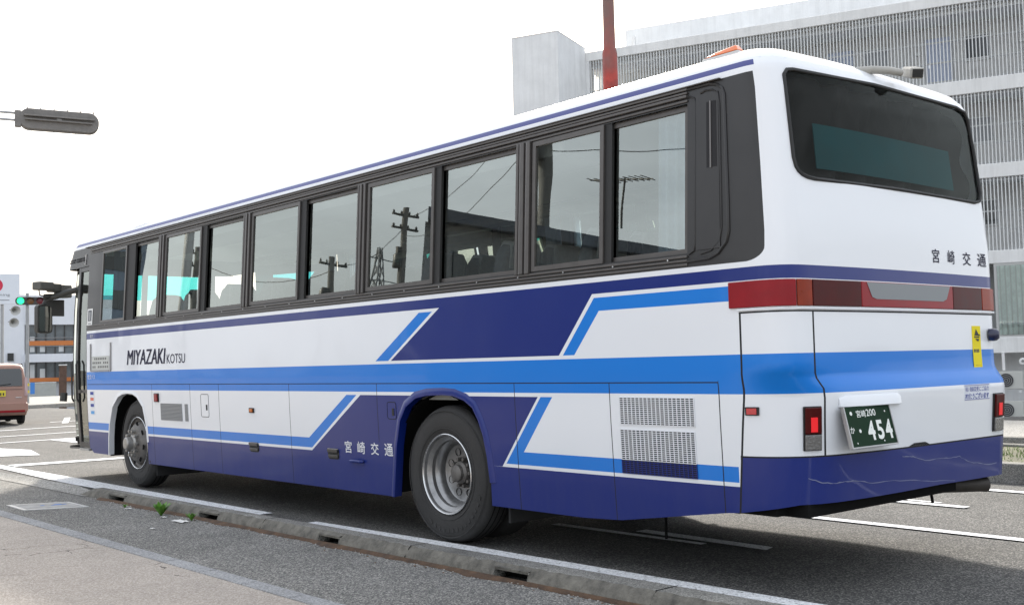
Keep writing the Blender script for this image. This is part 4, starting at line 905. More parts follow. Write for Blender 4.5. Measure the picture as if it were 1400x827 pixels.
def seat():
    o=bpy.data.objects.new("passenger_seat",None); COL.objects.link(o); o.parent=bus
    M=Matrix.Rotation(R(-9),4,'X')
    b=MB(); b.prism([(-.22,-.02),(.22,-.02),(.225,.30),(.22,.60),(.19,.74),(.13,.79),(-.13,.79),(-.19,.74),(-.22,.60),(-.225,.30)],-.06,.06,Matrix.Translation((0,-.22,.40))@Matrix.Rotation(R(90+10),4,'X'),0,True); b.build("backrest",SEAT,o,bevel=.03,seg=3)
    b=MB(); b.prism([(-.15,.0),(.15,.0),(.15,.16),(.125,.205),(-.125,.205),(-.15,.16)],-.072,.072,Matrix.Translation((0,-.22,.40))@Matrix.Rotation(R(100),4,'X')@Matrix.Translation((0,.60,0))); b.build("headrest_cover",LACE,o,bevel=.015)
    b=MB(); b.box((-.22,-.24,.30),(.22,.24,.42)); b.build("cushion",SEAT,o,bevel=.04,seg=3)
    b=MB(); b.box((-.05,-.15,0),(.05,.15,.30)); b.build("pedestal",BKP,o); return o
s0=seat(); first=True
for k in range(10):
    for x in(.37,.82,1.68,2.13):
        if first: s=s0; first=False
        else: s=copy_tree(s0,bus)
        s.location=(x,1.25+.93*k,1.11)
# curtains hanging inside
def curtain(y0,y1,x,m_,z0=2.0,z1=2.95,amp=.02,per=.07):
    b=MB(); n=int((y1-y0)/.008); V=[]
    for i in range(n+1):
        y=y0+(y1-y0)*i/n; X=x+amp*math.sin(2*math.pi*(y-y0)/per+.6*math.sin(y*9)); V+=[(X,y,z0),(X*.96+.05,y,z1)]
    b.add(V,[(2*i,2*i+1,2*i+3,2*i+2) for i in range(n)],0,True); b.build("curtain",m_,bus)
CUR=mat("pale_blue_curtain",(.55,.68,.80),.85,var=.12,vscale=9); CUD=mat("slate_curtain",(.13,.16,.20),.85)
curtain(.84,1.14,.105,CUR); curtain(10.12,10.50,.13,CUD); curtain(9.40,9.52,.13,CUD)
for y in(1.0,4.45,8.65): curtain(y-.10,y+.10,2.33,CUR,2.0,2.95)
b=MB(); b.box((.50,10.95,.38),(2.35,11.72,1.22)); b.box((.45,11.5,1.22),(2.30,11.72,1.38)); b.build("dashboard",mat("dashboard_black",(.02,.02,.02),.6),bus)
b=MB(); b.box((.44,10.92,.40),(.48,11.7,1.9)); b.build("entrance_panel",mat("entrance_dark",(.03,.032,.028),.5),bus)
# ================================================================== SURROUNDINGS
CONW=mat("painted_concrete",(.78,.785,.78),.8,bump=.15,bscale=30,var=.07,vscale=1.2); CONB=mat("pale_band_concrete",(.80,.795,.775),.8,bump=.12,bscale=30,var=.08,vscale=.8)
BARM=mat("louvre_grey",(.70,.71,.70),.5,.0); BACKW=mat("corridor_wall",(.66,.66,.64),.85,var=.12,vscale=1.5)
DOORC=mat("pale_blue_steel_door",(.50,.56,.70),.5); DKW=mat("dark_window",(.02,.022,.025),.1,coat=.6); GW=glass("window_glass",(.6,.68,.66))
def streaks(m,amt):
    """rain streaks: vertically stretched noise darkens the render"""
    t=m.node_tree; b=t.nodes["Principled BSDF"]; src=b.inputs["Base Color"].links[0].from_socket; tc=[n for n in t.nodes if n.type=='TEX_COORD'][0]
    mp=t.nodes.new("ShaderNodeMapping"); mp.inputs["Scale"].default_value=(2.2,2.2,.16); t.links.new(tc.outputs["Object"],mp.inputs[0])
    n=t.nodes.new("ShaderNodeTexNoise"); n.inputs["Scale"].default_value=1.5; n.inputs["Detail"].default_value=8; n.inputs["Roughness"].default_value=.7; t.links.new(mp.outputs[0],n.inputs["Vector"])
    r=t.nodes.new("ShaderNodeMapRange"); r.inputs[1].default_value=.45; r.inputs[2].default_value=.75; r.inputs[3].default_value=0; r.inputs[4].default_value=amt; t.links.new(n.outputs[0],r.inputs[0])
    mx=t.nodes.new("ShaderNodeMixRGB"); mx.inputs[2].default_value=(.30,.29,.27,1); t.links.new(r.outputs[0],mx.inputs[0]); t.links.new(src,mx.inputs[1]); t.links.new(mx.outputs[0],b.inputs["Base Color"])
streaks(CONW,.22); streaks(CONB,.3)
# ---- apartment block on the right. local x runs along the facade (towards the far end), local y away from the road
FA=Vector((32.4,13.0,0)); fd=Vector((-.3875,.9219,0)); fn=Vector((.9219,.3875,0))
ap=thing("apartment_block",(32.4,13.0,0),"pale grey multi-storey apartment block with open corridors behind vertical bar screens","building",rz=math.atan2(fd.y,fd.x))
# local +x = fd ; local +y must be fn : rotate(fd by -90deg)=fn -> local y = -fn, so depth uses negative y
def B(a,b_): # (along, depth, z)
    return (a[0],-b_[1],a[2]),(b_[0],-a[1],b_[2])
XL,XR=15.9,-16
def bb(mb,x0,x1,d0,d1,z0,z1,mi=0): mb.box((x0,-d1,z0),(x1,-d0,z1),mi)
b=MB()
bb(b,XR,16.25,0,.35,13.65,14.03); bb(b,XR,15.9,0,.30,10.42,10.92); bb(b,XR,15.9,0,.30,7.40,7.89); bb(b,XR,15.9,0,.30,4.42,4.87); bb(b,XR,15.9,-.06,.3,1.34,1.88)
b.build("floor_bands",CONB,ap,bevel=.02)
b=MB(); bb(b,15.9,16.25,0,.5,-1.4,13.65); bb(b,XR,16.2,1.75,9,-1.4,13.9,0); bb(b,XR,16.2,.3,9,13.4,14.0)
for z in(10.42,7.40,4.42): bb(b,XR,15.9,.3,1.8,z,z+.22)
for x in(9.9,3.9,-2.1,-8.1): pass
b.build("wall",[CONW],ap)
b=MB(); bb(b,XR,16.2,1.70,1.76,4.9,13.4); b.build("corridor_wall",BACKW,ap)
b=MB(); bb(b,XR,15.75,4,8,14.0,14.88+1.1); b.build("parapet",CONW,ap)
b=MB(); b.tube([(15.35,-3.95,14.0),(15.35,-3.95,15.6),(15.35,-4.2,15.75)],.06,8); b.build("vent_pipe",CONB,ap)
for z0,z1 in((10.92,13.65),(7.89,10.42),(4.87,7.40)):
    b=MB(); x=15.85
    while x>-6: bb(b,x-.017,x+.017,.04,.09,z0,z1); x-=.118
    b.build("bar_screen",BARM,ap)
    b=MB()
    for zz in(z0+.06,(z0+z1)/2+.12,z1-.07,z0+.75): bb(b,-6,15.85,.115,.155,zz-.025,zz+.025)
    b.build("screen_rail",mat("rail_white",(.5,.5,.5),.5),ap)
    for k,x in enumerate((13.2,9.7,6.2,2.7,-.8,-3.6)):
        b=MB(); bb(b,x-.45,x+.45,1.62,1.70,z0-.0+.02,z0+2.05); d=b.build("flat_door",DOORC,ap); b=MB(); bb(b,x+.30,x+.36,1.58,1.62,z0+.95,z0+1.1); b.build("handle",CHROME,d)
        b=MB(); bb(b,x-1.75,x-.85,1.64,1.70,z0+1.05,z0+2.0); w_=b.build("corridor_window",BARM,ap); b=MB(); bb(b,x-1.70,x-.90,1.63,1.64,z0+1.1,z0+1.95); b.build("pane",DKW if (k+int(z0))%2 else GG,w_)
        b=MB(); bb(b,x+.62,x+.80,1.60,1.70,z0+1.5,z0+1.62); b.build("meter_box",BARM,ap)
# ground floor window with curtains, air-conditioning units, pipes
for x0,x1 in((-4.0,1.12),(1.7,6.0)):
    b=MB(); bb(b,x0,x1,.02,.10,1.88,4.42); o=b.build("ground_window",mat("window_frame_pale",(.5,.5,.48),.5),ap)
    b=MB(); bb(b,x0+.1,x1-.1,-.01,.015,1.96,4.34); b.build("pane",glass("clear_pane",(.93,.96,.95),1.4),o)
    b=MB(); V=[]; n=int((x1-x0)/.03)
    for i in range(n+1):
        x=x0+.1+(x1-x0-.2)*i/n; V+=[(x,-.018-.004*math.sin(i*1.1),1.97),(x,-.018-.004*math.sin(i*1.1),4.33)]
    b.add(V,[(2*i,2*i+1,2*i+3,2*i+2) for i in range(n)],0,True); b.build("curtain",mat("pale_green_curtain",(.72,.78,.74),.8,var=.2,vscale=4),o)
    for x in rng(x0+.1,x1-.1,1.3)[1:-1]: b=MB(); bb(b,x-.03,x+.03,-.03,.0,1.92,4.38); b.build("mullion",BARM,o)
def ac(x,z,lab):
    t=thing("air_conditioner",tuple(FA+fd*x-fn*.45+Vector((0,0,z))),lab,"air conditioner","outdoor units under the ground floor window",rz=math.atan2(fd.y,fd.x))
    b=MB(); b.box((-.42,-.30,0),(.42,0,.60)); b.build("casing",mat("ac_cream",(.52,.52,.48),.5),t,bevel=.02)
    b=MB(); b.lathe([(.235,0),(.235,.012)],(.10,.002,.30),(0,1,0),28,close=True); f=b.build("fan_opening",mat("fan_dark",(.05,.05,.05),.7),t)
    b=MB()
    for rr in(.23,.17,.11,.05): b.lathe([(rr-.006,.014),(rr+.006,.014),(rr+.006,.024),(rr-.006,.024)],(.10,.002,.30),(0,1,0),24)
    b.build("guard_rings",mat("ac_grey",(.35,.35,.34),.5),f)
    b=MB(); b.box((-.36,-.25,-.12),(-.28,-.05,0)); b.box((.28,-.25,-.12),(.36,-.05,0)); b.build("feet",BARM,t)
ac(.78,.12,"upper of the two outdoor units, just below the pale window band"); ac(.80,-.88,"lower of the two outdoor air conditioner units, near the ground by the pipes")
b=MB(); b.tube([(.95,.14,.75),(.95,.10,1.34)],.05,8); b.lathe([(.11,0),(.12,.05),(.05,.07)],(.35,.02,1.05),(0,1,0),16); b.build("wall_pipe",CONB,ap)
for k,(z,x0,x1) in enumerate(((-.92,-1.5,2.4),(-1.02,-1.4,2.6))):
    b=MB(); p0=FA+fd*x0-fn*(1.4+.5*k)+Vector((0,0,z)); p1=FA+fd*x1-fn*(1.0+.5*k)+Vector((0,0,z)); b.tube([p0,(p0+p1)/2+Vector((0,0,.05)),p1],.11,10)
    tag(b.build("drain_pipe",CONB),"pale concrete pipe lying by the wall, "+("farther from the road" if k==0 else "nearer the road"),"pipe","pipes stored below the air conditioners")
# stair tower at the end of the block
tw=thing("stair_tower",(23.59,26.71,0),"plain grey stair tower rising at the far end of the apartment block","tower",rz=math.atan2(fd.y,fd.x))
b=MB(); b.box((0,-2.8,-1.3),(1.99,0,14.18)); b.build("tower_wall",CONW,tw)
b=MB(); b.box((-.01,-2.81,14.18),(2.0,.01,14.22)); b.build("coping",CONB,tw)
# ---- red steel mast
RED=mat("red_mast_paint",(.42,.045,.032),.55,var=.35,vscale=2.5)
def mast_mat():
    m=mat("weathered_mast",(.40,.05,.035),.6,var=.3,vscale=4); t=m.node_tree; b=t.nodes["Principled BSDF"]
    h=[n for n in t.nodes if n.type=='HUE_SAT'][0]; tc=[n for n in t.nodes if n.type=='TEX_COORD'][0]
    n=t.nodes.new("ShaderNodeTexNoise"); n.inputs["Scale"].default_value=2.2; n.inputs["Detail"].default_value=7; t.links.new(tc.outputs["Object"],n.inputs["Vector"])
    sp=t.nodes.new("ShaderNodeSeparateXYZ"); t.links.new(tc.outputs["Object"],sp.inputs[0])
    r=t.nodes.new("ShaderNodeMapRange"); r.inputs[1].default_value=7.8; r.inputs[2].default_value=9.3; r.inputs[3].default_value=.05; r.inputs[4].default_value=.75; t.links.new(sp.outputs[2],r.inputs[0])
    a=t.nodes.new("ShaderNodeMath"); a.operation='ADD'; t.links.new(n.outputs[0],a.inputs[0]); t.links.new(r.outputs[0],a.inputs[1])
    r2=t.nodes.new("ShaderNodeMapRange"); r2.inputs[1].default_value=.55; r2.inputs[2].default_value=1.25; t.links.new(a.outputs[0],r2.inputs[0])
    mx=t.nodes.new("ShaderNodeMixRGB"); mx.inputs[2].default_value=(.20,.115,.10,1); t.links.new(r2.outputs[0],mx.inputs[0]); t.links.new(h.outputs[0],mx.inputs[1]); t.links.new(mx.outputs[0],b.inputs["Base Color"]); return m
rm_=thing("sign_mast",(12.93,13.76,0),"tall weathered red steel mast rising behind the coach roof","mast")
b=MB(); b.tube([(0,0,0),(0,0,7.4),(0,0,8.45)],.18,10,caps=False); b.lathe([(.18,8.45),(.145,8.60),(.140,9.2),(.135,13.5)],(0,0,0),(0,0,1),10); b.build("pole",mast_mat(),rm_)
b=MB(); b.lathe([(.42,0),(.42,.04),(.2,.06)],(0,0,.13),(0,0,1),16); b.build("base_plate",RED,rm_)
b=MB(); b.box((-.12,-1.4,13.0),(.12,1.4,14.6)); b.build("sign_box",mat("sign_box_white",(.6,.6,.6),.4),rm_)
# ---- overhead signal seen from behind (upper left)
ALU=mat("weathered_signal_grey",(.17,.16,.15),.55,.3,var=.2,vscale=8); GALV=mat("galvanised_pole",(.32,.33,.34),.45,.5,var=.15)
sg=thing("traffic_signal",(1.125,15.49,5.67),"large grey traffic signal head hanging from twin arms, seen from behind","traffic light",rz=R(-18.3)+R(2))
M0=Matrix.Rotation(R(90),4,'X')
b=MB(); b.prism(rrect(-.63,-.16,.63,.20,.16,8),-.10,.06,Matrix.Rotation(R(1.0),4,'Y')@M0,0,True); b.build("housing",ALU,sg,bevel=.02)
b=MB(); M1=Matrix.Rotation(R(1.0),4,'Y'); b.box((-.56,-.13,.055),(.56,-.06,.085),0,M1); b.box((-.54,-.125,-.01),(.52,-.06,.012),0,M1)
for k in range(6): b.box((-.52+.21*k,-.03,.19),(-.50+.21*k,-.01,.225),0,M1)
for k in range(3): b.box((-.45+.35*k,-.03,-.185),(-.435+.35*k,-.01,-.155),0,M1)
b.box((-.05,-.13,-.01),(.03,-.105,.04),0,M1); b.build("back_ribs",ALU,sg,bevel=.004)
b=MB(); [b.lathe([(.16,.06),(.15,.12)],(x,0,.01),(0,1,0),24) for x in(-.41,0,.41)]; b.build("visor",ALU,sg)
b=MB()
for z in(.115,-.005): b.tube([(-.58,.0,z),(-5.2,.0,z+.10)],.022,8)
b.build("mount_arm",GALV,sg)
b=MB(); b.tube([(-5.2,0,-5.65),(-5.2,0,.6)],.11,14,r1=.085); b.build("pole",GALV,sg)
b=MB(); b.box((-.70,-.06,-.12),(-.60,.04,.16)); b.build("bracket",ALU,sg,bevel=.01)
# ---- far signal with green lit
s2=thing("traffic_signal",(9.90,46.27,0),"distant traffic signal with its green lamp lit, on a slim grey pole","traffic light",rz=R(-17))
b=MB(); b.tube([(0,0.1,0),(0,.1,4.95)],.09,12,r1=.07); b.build("pole",GALV,s2)
b=MB(); b.prism(rrect(-.60,-.17,.60,.17,.165,8),-.06,.10,Matrix.Translation((.14-.02,0,4.60))@M0,0,True); b.build("housing",mat("signal_black",(.05,.045,.045),.5),s2,bevel=.015)
for k,(x,c,e) in enumerate(((-.27,(.02,.75,.28),1.5),(.12,(.16,.07,.02),0),(.51,(.13,.012,.02),0))):
    b=MB(); b.lathe([(0,-.125),(.10,-.118),(.145,-.10)],(x,0,4.60),(0,1,0),24); b.build("lamp",mat("lamp_%s"%["green","amber","red"][k],c,.3,emit=c if e else None,es=e),s2)
    b=MB(); V=[]; 
    for i in range(13): a=R(i*15); V+=[(x+.155*math.cos(a),-.10,4.60+.155*math.sin(a)),(x+.155*math.cos(a),-.10-.16*(1 if 2<i<10 else .6),4.60+.155*math.sin(a))]
    b.add(V,[(2*i,2*i+1,2*i+3,2*i+2) for i in range(12)],0,True); b.build("visor",mat("signal_black",(.05,.045,.045),.5),s2)
b=MB(); [b.lathe([(.0,-.02),(.11,0),(.115,.06)],(.0,-.02,z),(0,1,0),10) for z in()]; 
for z0 in(.6,.9): b.lathe([(.093,z0),(.093,z0+.12)],(0,.1,0),(0,0,1),12)
b.build("yellow_band",mat("yellow_band",(.65,.5,.03),.5),s2)
b=MB(); b.box((.12,0,.55),(.30,.03,1.05)); b.build("blue_plate",mat("blue_plate",(.05,.2,.55),.4),s2)
# ---- horn loudspeakers on a post
for k,(z,dx) in enumerate(((4.12,.0),(3.62,-.06))):
    t=thing("horn_speaker",(8.80+dx,44.5,z),("upper" if k==0 else "lower")+" of two pale horn loudspeakers in front of the white building","loudspeaker","horn loudspeakers on the white building",rz=R(-35))
    b=MB(); b.lathe([(.04,0),(.07,.12),(.12,.25),(.20,.34)],(0,0,0),(.7,-1,-.25),20); b.lathe([(.06,-.10),(.06,.0)],(0,0,0),(.7,-1,-.25),14,close=True); b.build("horn",mat("speaker_pale",(.5,.5,.48),.5),t)
    b=MB(); b.tube([(-.04,.08,0),(-.20,.20,0)],.025,6); b.build("bracket",GALV,t)
# ---- sign board on posts
sb=thing("billboard",(11.45,54.15,0),"pale blue-grey sign board with part of a red disc, high at the left edge","sign",rz=R(-16))
b=MB(); b.box((-3.6,-.06,4.93),(.45,.12,6.45)); b.build("panel",mat("sign_pale",(.66,.70,.76),.5),sb,bevel=.01)
b=MB(); b.lathe([(0,-.005),(.34,0)],(-.66,-.07,5.87),(0,-1,0),32); b.build("red_disc",mat("sign_red",(.55,.02,.06),.5),sb)
T,F=text_mesh("ning"); b=MB(); b.add([(lerp(-.46,.00,x),-.065,lerp(5.30,5.46,y)) for x,y in T],F); b.build("lettering",mat("sign_grey_ink",(.15,.16,.18),.5),sb)
b=MB(); b.box((-.9,-.07,5.12),(-.02,-.062,5.15)); b.build("small_print",mat("sign_grey_ink",(.15,.16,.18),.5),sb)
b=MB(); [b.tube([(x,.15,-.2),(x,.15,6.3)],.08,8) for x in(-3.2,-.35)]; b.build("posts",GALV,sb)
# ---- white commercial building at the far left
lb=thing("shop_building",(19.52,77.85,0),"white two-storey building with dark glazing crossed by orange bands","building",rz=R(-17))
WB=mat("white_render",(.74,.76,.80),.8,var=.05,vscale=.5); ORG=mat("orange_band",(.62,.20,.05),.5)
b=MB(); b.box((-9,.0,-1.6),(-.25,12,7.1)); b.build("left_wing",WB,lb)
b=MB(); b.box((-.25,.6,-1.6),(7,12,7.0)); b.box((-.25,-.25,2.28),(7,.6,2.86)); b.box((-.25,-.1,4.95),(7,.6,7.05)); b.build("right_wing",WB,lb)
for (z0,z1,zo0,zo1) in((2.86,4.95,3.47,3.80),(.86,2.28,.88,1.16)):
    b=MB(); b.box((-.2,.30,z0),(6.9,.38,z1)); o=b.build("glazing",mat("shop_glass",(.10,.12,.13),.12,coat=.6,var=.3,vscale=1.2),lb)
    b=MB(); [b.box((x-.04,.2,z0),(x+.04,.3,z1)) for x in[-.1+.62*i for i in range(12)]]; b.build("mullions",mat("black_mullion",(.03,.03,.03),.4),o)
    b=MB(); b.box((-.2,.12,zo0),(6.9,.2,zo1)); b.build("orange_band",ORG,lb)
    for x,w_,h in((.75,.35,.8),(2.0,.4,.6),(3.4,.5,1.0),(.1,.3,1.1)): b=MB(); b.box((x,.26,z0+.15),(x+w_,.285,z0+.15+h)); b.build("poster",mat("poster_white",(.6,.62,.62),.6),o)
b=MB(); b.tube([(-.2,-.15,4.0),(6.9,-.15,4.0)],.03,6); b.tube([(-.2,-.15,3.4),(6.9,-.15,3.4)],.03,6); b.build("balcony_rail",GALV,lb)
b=MB(); b.box((-1.35,-.12,2.4),(-.95,0,2.95)); b.build("vent_box",mat("dark_box",(.03,.03,.03),.5),lb)
b=MB(); b.box((-3.5,-.03,1.0),(-.4,0,2.2)); b.build("wing_window",DKW,lb)
bw=thing("boundary_wall",(19.4,76.6,-1.2),"low greyish white wall in front of the far white building","wall",rz=R(-17))
b=MB(); b.box((-.4,-.1,0),(1.55,.1,2.0)); b.build("panel",mat("wall_render",(.44,.45,.42),.8,var=.1),bw); b=MB(); b.box((-.42,-.13,2.0),(1.57,.13,2.06)); b.build("coping",CONB,bw)
gp=thing("gate_pillar",(21.5,76.0,-1.2),"dark brown gate pillar to the right of the low white wall","pillar",rz=R(-17))
b=MB(); b.box((-.45,-.2,0),(.05,.2,3.2)); b.build("shaft",mat("brown_brick",(.12,.07,.05),.8,var=.3,vscale=6),gp); b=MB(); b.box((-.48,-.23,3.2),(.08,.23,3.28)); b.build("cap",CONB,gp)
b=MB()
for i in range(24): x=i*.8; b.add([(9.9+.3*0+x,45.2+x*.35,.0),(10.65+x,45.2+x*.35,0),(10.65+x,45.55+x*.35,.16),(9.9+x,45.55+x*.35,.16)],[(0,1,2,3)]) if False else None
b.prism([(9.2,43.6),(24,50),(24,62),(8.2,60)],-.02,.15); tag(b.build("pavement",CONCL,bevel=.02),kind="structure")
# ---- pink minivan
car=thing("minivan",(4.62,28.75,0),"copper pink boxy minivan driving away at the left edge","car",rz=R(-8))
CP=paint("copper_pink_paint",(.36,.20,.155),.4,.5)
# local: rear face at y=0, front at +3.4, x from -1.475 (left) to 0 (right)
W=.7375
def sec(y,wb,wt,zb,zm,zt,dx=0): # half-section points, left to right
    return [(-wb*.96,zb),(-wb,zb+.12),(-wb,zm-.08),(-wb*.985,zm),(-wt,zt-.12),(-wt*.9,zt-.02),(-wt*.6,zt),(wt*.6,zt),(wt*.9,zt-.02),(wt,zt-.12),(wb*.985,zm),(wb,zm-.08),(wb,zb+.12),(wb*.96,zb)]
S=[(0.10,.70,.60,.32,1.02,1.62),(0.03,.735,.64,.26,1.02,1.66),(.25,.737,.66,.24,1.02,1.70),(1.2,.737,.66,.22,1.02,1.735),(2.2,.737,.65,.22,1.02,1.70),(2.75,.737,.58,.22,1.02,1.42),(3.1,.72,.5,.22,.98,1.06),(3.38,.62,.45,.3,.8,.86)]
S[0]=(0.0,.735,.62,.30,1.02,1.64)
b=MB(); V=[]; 
for s_ in S: V+=[(x,s_[0] - (.0 if z<1.05 else -.10*(z-1.05)/.6 if s_[0]<.2 else 0),z) for x,z in sec(*s_)]
m=14; F=[(i*m+k,i*m+(k+1)%m,(i+1)*m+(k+1)%m,(i+1)*m+k) for i in range(len(S)-1) for k in range(m)]+[tuple(range(m)),tuple(range((len(S)-1)*m,len(S)*m))[::-1]]
b.add([(x-W,y,z) for x,y,z in V],F,0,True); b.build("body",CP,car,bevel=.02)
def rear_y(z): return -.004+.10*max(0,(z-1.05))/.6
def rp(x,z,o): return (x-W,rear_y(z)-o,z)
b=MB(); P=[(-.60,1.08),(.60,1.08),(.585,1.50),(.54,1.565),(-.54,1.565),(-.585,1.50)]; b.add([rp(x,z,.012) for x,z in P]+[rp(x,z,-.01) for x,z in P],[tuple(range(6))]+[(i,(i+1)%6,6+(i+1)%6,6+i) for i in range(6)]); rwi=b.build("rear_window",mat("tinted_car_glass",(.018,.02,.02),.06,coat=1),car)
b=MB(); b.tube([rp(-.05,1.10,.03),rp(.30,1.14,.03)],.012,6); b.build("wiper",RUB,rwi)
b=MB(); P=[(.645,.80),(.738,.80),(.735,1.30),(.66,1.32),(.655,1.0)]; b.add([rp(x,z,.016) for x,z in P]+[(p[0],.12,p[2]) for p in[rp(x,z,0) for x,z in P]],[tuple(range(5))]+[(i,(i+1)%5,5+(i+1)%5,5+i) for i in range(5)]); b.build("tail_lamp",mat("clear_red_lens",(.42,.28,.28),.2,coat=1),car)
b=MB(); P=[(-.645,.80),(-.738,.80),(-.735,1.30),(-.66,1.32),(-.655,1.0)]; b.add([rp(x,z,.016) for x,z in P]+[(p[0],.12,p[2]) for p in[rp(x,z,0) for x,z in P]],[tuple(range(5))]+[(i,(i+1)%5,5+(i+1)%5,5+i) for i in range(5)]); b.build("tail_lamp",mat("clear_red_lens",(.42,.28,.28),.2,coat=1),car)
b=MB(); b.prism(rrect(-.745,.34,.745,.62,.08),-.02,.06,Matrix.Translation((-W,.0,0))@Matrix.Rotation(R(90),4,'X')); b.build("bumper",CP,car,bevel=.02)
b=MB(); b.box((-W-.66,-.075,.35),(-W+.66,-.062,.41)); b.build("bumper_reflector",LR,car)
b=MB(); b.box((-W-.62,-.02,.60),(-W+.62,-.012,.612)); b.box((-W-.60,-.02,.985),(-W+.60,-.014,.995)); b.build("tailgate_gap",SEAM,car)
b=MB(); b.box((-W-.165,-.035,.80),(-W+.165,-.012,.965)); np=b.build("number_plate",mat("plate_yellow",(.72,.60,.04),.5),car)
b=MB(); [b.box((-W-.12+.07*k,-.038,.825),(-W-.085+.07*k,-.0355,.90)) for k in range(4)]; b.build("plate_digits",mat("plate_ink",(.03,.03,.03),.5),np)
b=MB(); b.box((-W+.42,-.02,.75),(-W+.58,-.010,.77)); b.build("badge",CHROME,car)
for sx in(1,-1):
    b=MB(); x=sx*.70-W; P=[(.35,1.08),(2.55,1.08),(2.25,1.52),(.50,1.56)]; V=[(sx*(.732-.07*(z-1.05)/.55)-W+sx*.008,y,z) for y,z in P]; b.add(V,[(0,1,2,3)]); b.build("side_window",mat("tinted_car_glass",(.018,.02,.02),.06,coat=1),car)
    for y in(.55,2.95):
        wt=bpy.data.objects.new("wheel",None); COL.objects.link(wt); wt.parent=car; wt.location=(sx*.64-W+(0),y,.285)
        b=MB(); b.lathe([(.17,-.07),(.27,-.08),(.285,-.05),(.285,.05),(.27,.08),(.17,.07)],(0,0,0),(sx,0,0),32,close=True); b.build("tyre",TYRE,wt)
        b=MB(); b.lathe([(0,.06),(.15,.075),(.18,.082)],(0,0,0),(sx,0,0),24); b.build("rim",STEEL,wt)
b=MB(); b.box((-W-.62,.1,.14),(-W+.62,3.2,.30)); b.build("underbody",DARK,car)
# ---- sapling at the right edge
LF=mat("young_leaf",(.13,.30,.04),.55,var=.35,vscale=9)
def tree(name,loc,h,cr,n,lab,cat,lsize,mats=(LF,None),seed=1,trunk_r=.05,group=None,czf=.72):
    random.seed(seed); t=thing(name,loc,lab,cat,group); BK=mats[1] or mat("bark",(.10,.075,.055),.9,bump=.6,bscale=25,var=.3)
    b=MB(); b.tube([(0,0,-.1),(.02,.0,h*.35),(.0,.03,h*.7),(0,0,h*.95)],trunk_r,8,r1=trunk_r*.3); limbs=[]
    for i in range(9):
        a=random.uniform(0,6.28); z=h*random.uniform(.35,.85); l=cr*random.uniform(.5,.95); e=Vector((math.cos(a)*l,math.sin(a)*l,z+l*random.uniform(.2,.7))); b.tube([(0,0,z),(Vector((0,0,z))+e)/2+Vector((0,0,.05)),e],trunk_r*.35,5,r1=trunk_r*.1); limbs.append(e)
    b.build("trunk",BK,t)
    b=MB()
    for i in range(n):
        e=random.choice(limbs); c=e*random.uniform(.55,1.1)+Vector([random.gauss(0,cr*.22) for _ in range(3)]); c.z=max(c.z,h*.3)
        d=Vector([random.gauss(0,1) for _ in range(3)]).normalized(); q=d.orthogonal().normalized(); s=lsize*random.uniform(.6,1.3)
        b.add([c-d*s,c+q*s*.45,c+d*s,c-q*s*.45],[(0,1,2,3)])
    b.build("crown",mats[0],t); return t
tree("sapling",(10.85,2.72,.15),3.1,.5,330,"young tree whose light green leaves just reach the right edge","tree",.055,seed=5,trunk_r=.03)
# ---- across the pavement behind the camera: what the coach windows mirror
def utility_pole(loc,h,r,lab,arms=1,seed=1):
    t=thing("utility_pole",loc,lab,"utility pole","utility poles mirrored in the coach windows",rz=0)
    b=MB(); b.tube([(0,0,0),(0,0,h)],r*1.25,12,r1=r*.8); b.build("shaft",mat("pole_concrete",(.12,.12,.115),.8),t)
    b=MB(); 
    for k in range(arms): b.box((-.9,-.06,h-.5-.8*k),(.9,.06,h-.38-.8*k)); [b.lathe([(.05,0),(.07,.08),(.03,.18)],(x,0,h-.38-.8*k),(0,0,1),8) for x in(-.8,-.3,.3,.8)]
    b.build("crossarm",BKP,t)
    b=MB(); b.lathe([(.26,0),(.28,.1),(.28,.75),(.2,.85)],(.38,0,h*.74),(0,0,1),14,close=True); b.box((.1,-.1,h*.80),(.5,.1,h*.83)); b.build("transformer",BKP,t)
    return t
def refl(az,D,x0,y0): return (x0+D*math.sin(R(az)),y0+D*math.cos(R(az)))
p1=refl(-24.0,62,0,7.7); p2=refl(-30.8,52,0,4.95); p3=refl(-34.5,55,0,3.8); p4=refl(-41.7,25,0,2.1)
utility_pole((*p1,0),12.2,.20,"utility pole mirrored near the front of the coach, farthest up the road",2)
utility_pole((*p2,0),10.4,.20,"shorter utility pole mirrored in the sixth pane from the front",1)
utility_pole((*p3,0),14.0,.24,"dark utility pole mirrored beside the lattice tower in the seventh pane",2)
utility_pole((*p4,0),12.5,.22,"nearest utility pole, mirrored large in the ninth pane",1)
def cable(name,a,c,sag,r,lab):
    b=MB(); P=[Vector(a).lerp(Vector(c),i/16)+Vector((0,0,-4*sag*(i/16)*(1-i/16))) for i in range(17)]; b.tube(P,r*.6,5); tag(b.build(name,RUB),lab,"cable","overhead cables across the pavement side")
cable("overhead_cable",(*p4,11.8),(*p3,13.4),.9,.025,"upper cable from the nearest pole to the tall dark pole"); cable("overhead_cable",(*p4,10.6),(*p3,12.4),1.2,.025,"lower cable from the nearest pole to the tall dark pole")
cable("overhead_cable",(*p3,12.9),(*p2,10.0),.8,.03,"cable between the tall dark pole and the shorter one"); cable("overhead_cable",(*p2,9.6),(*p1,11.3),1.0,.04,"cable running on to the farthest pole")
cable("overhead_cable",(*p4,9.6),(p4[0]-8,p4[1]-34,9.4),1.0,.025,"lower cable from the nearest pole running back past the camera"); cable("overhead_cable",(*p4,11.8),(p4[0]-6,p4[1]-34,12.5),1.0,.025,"upper cable from the nearest pole running back past the camera")
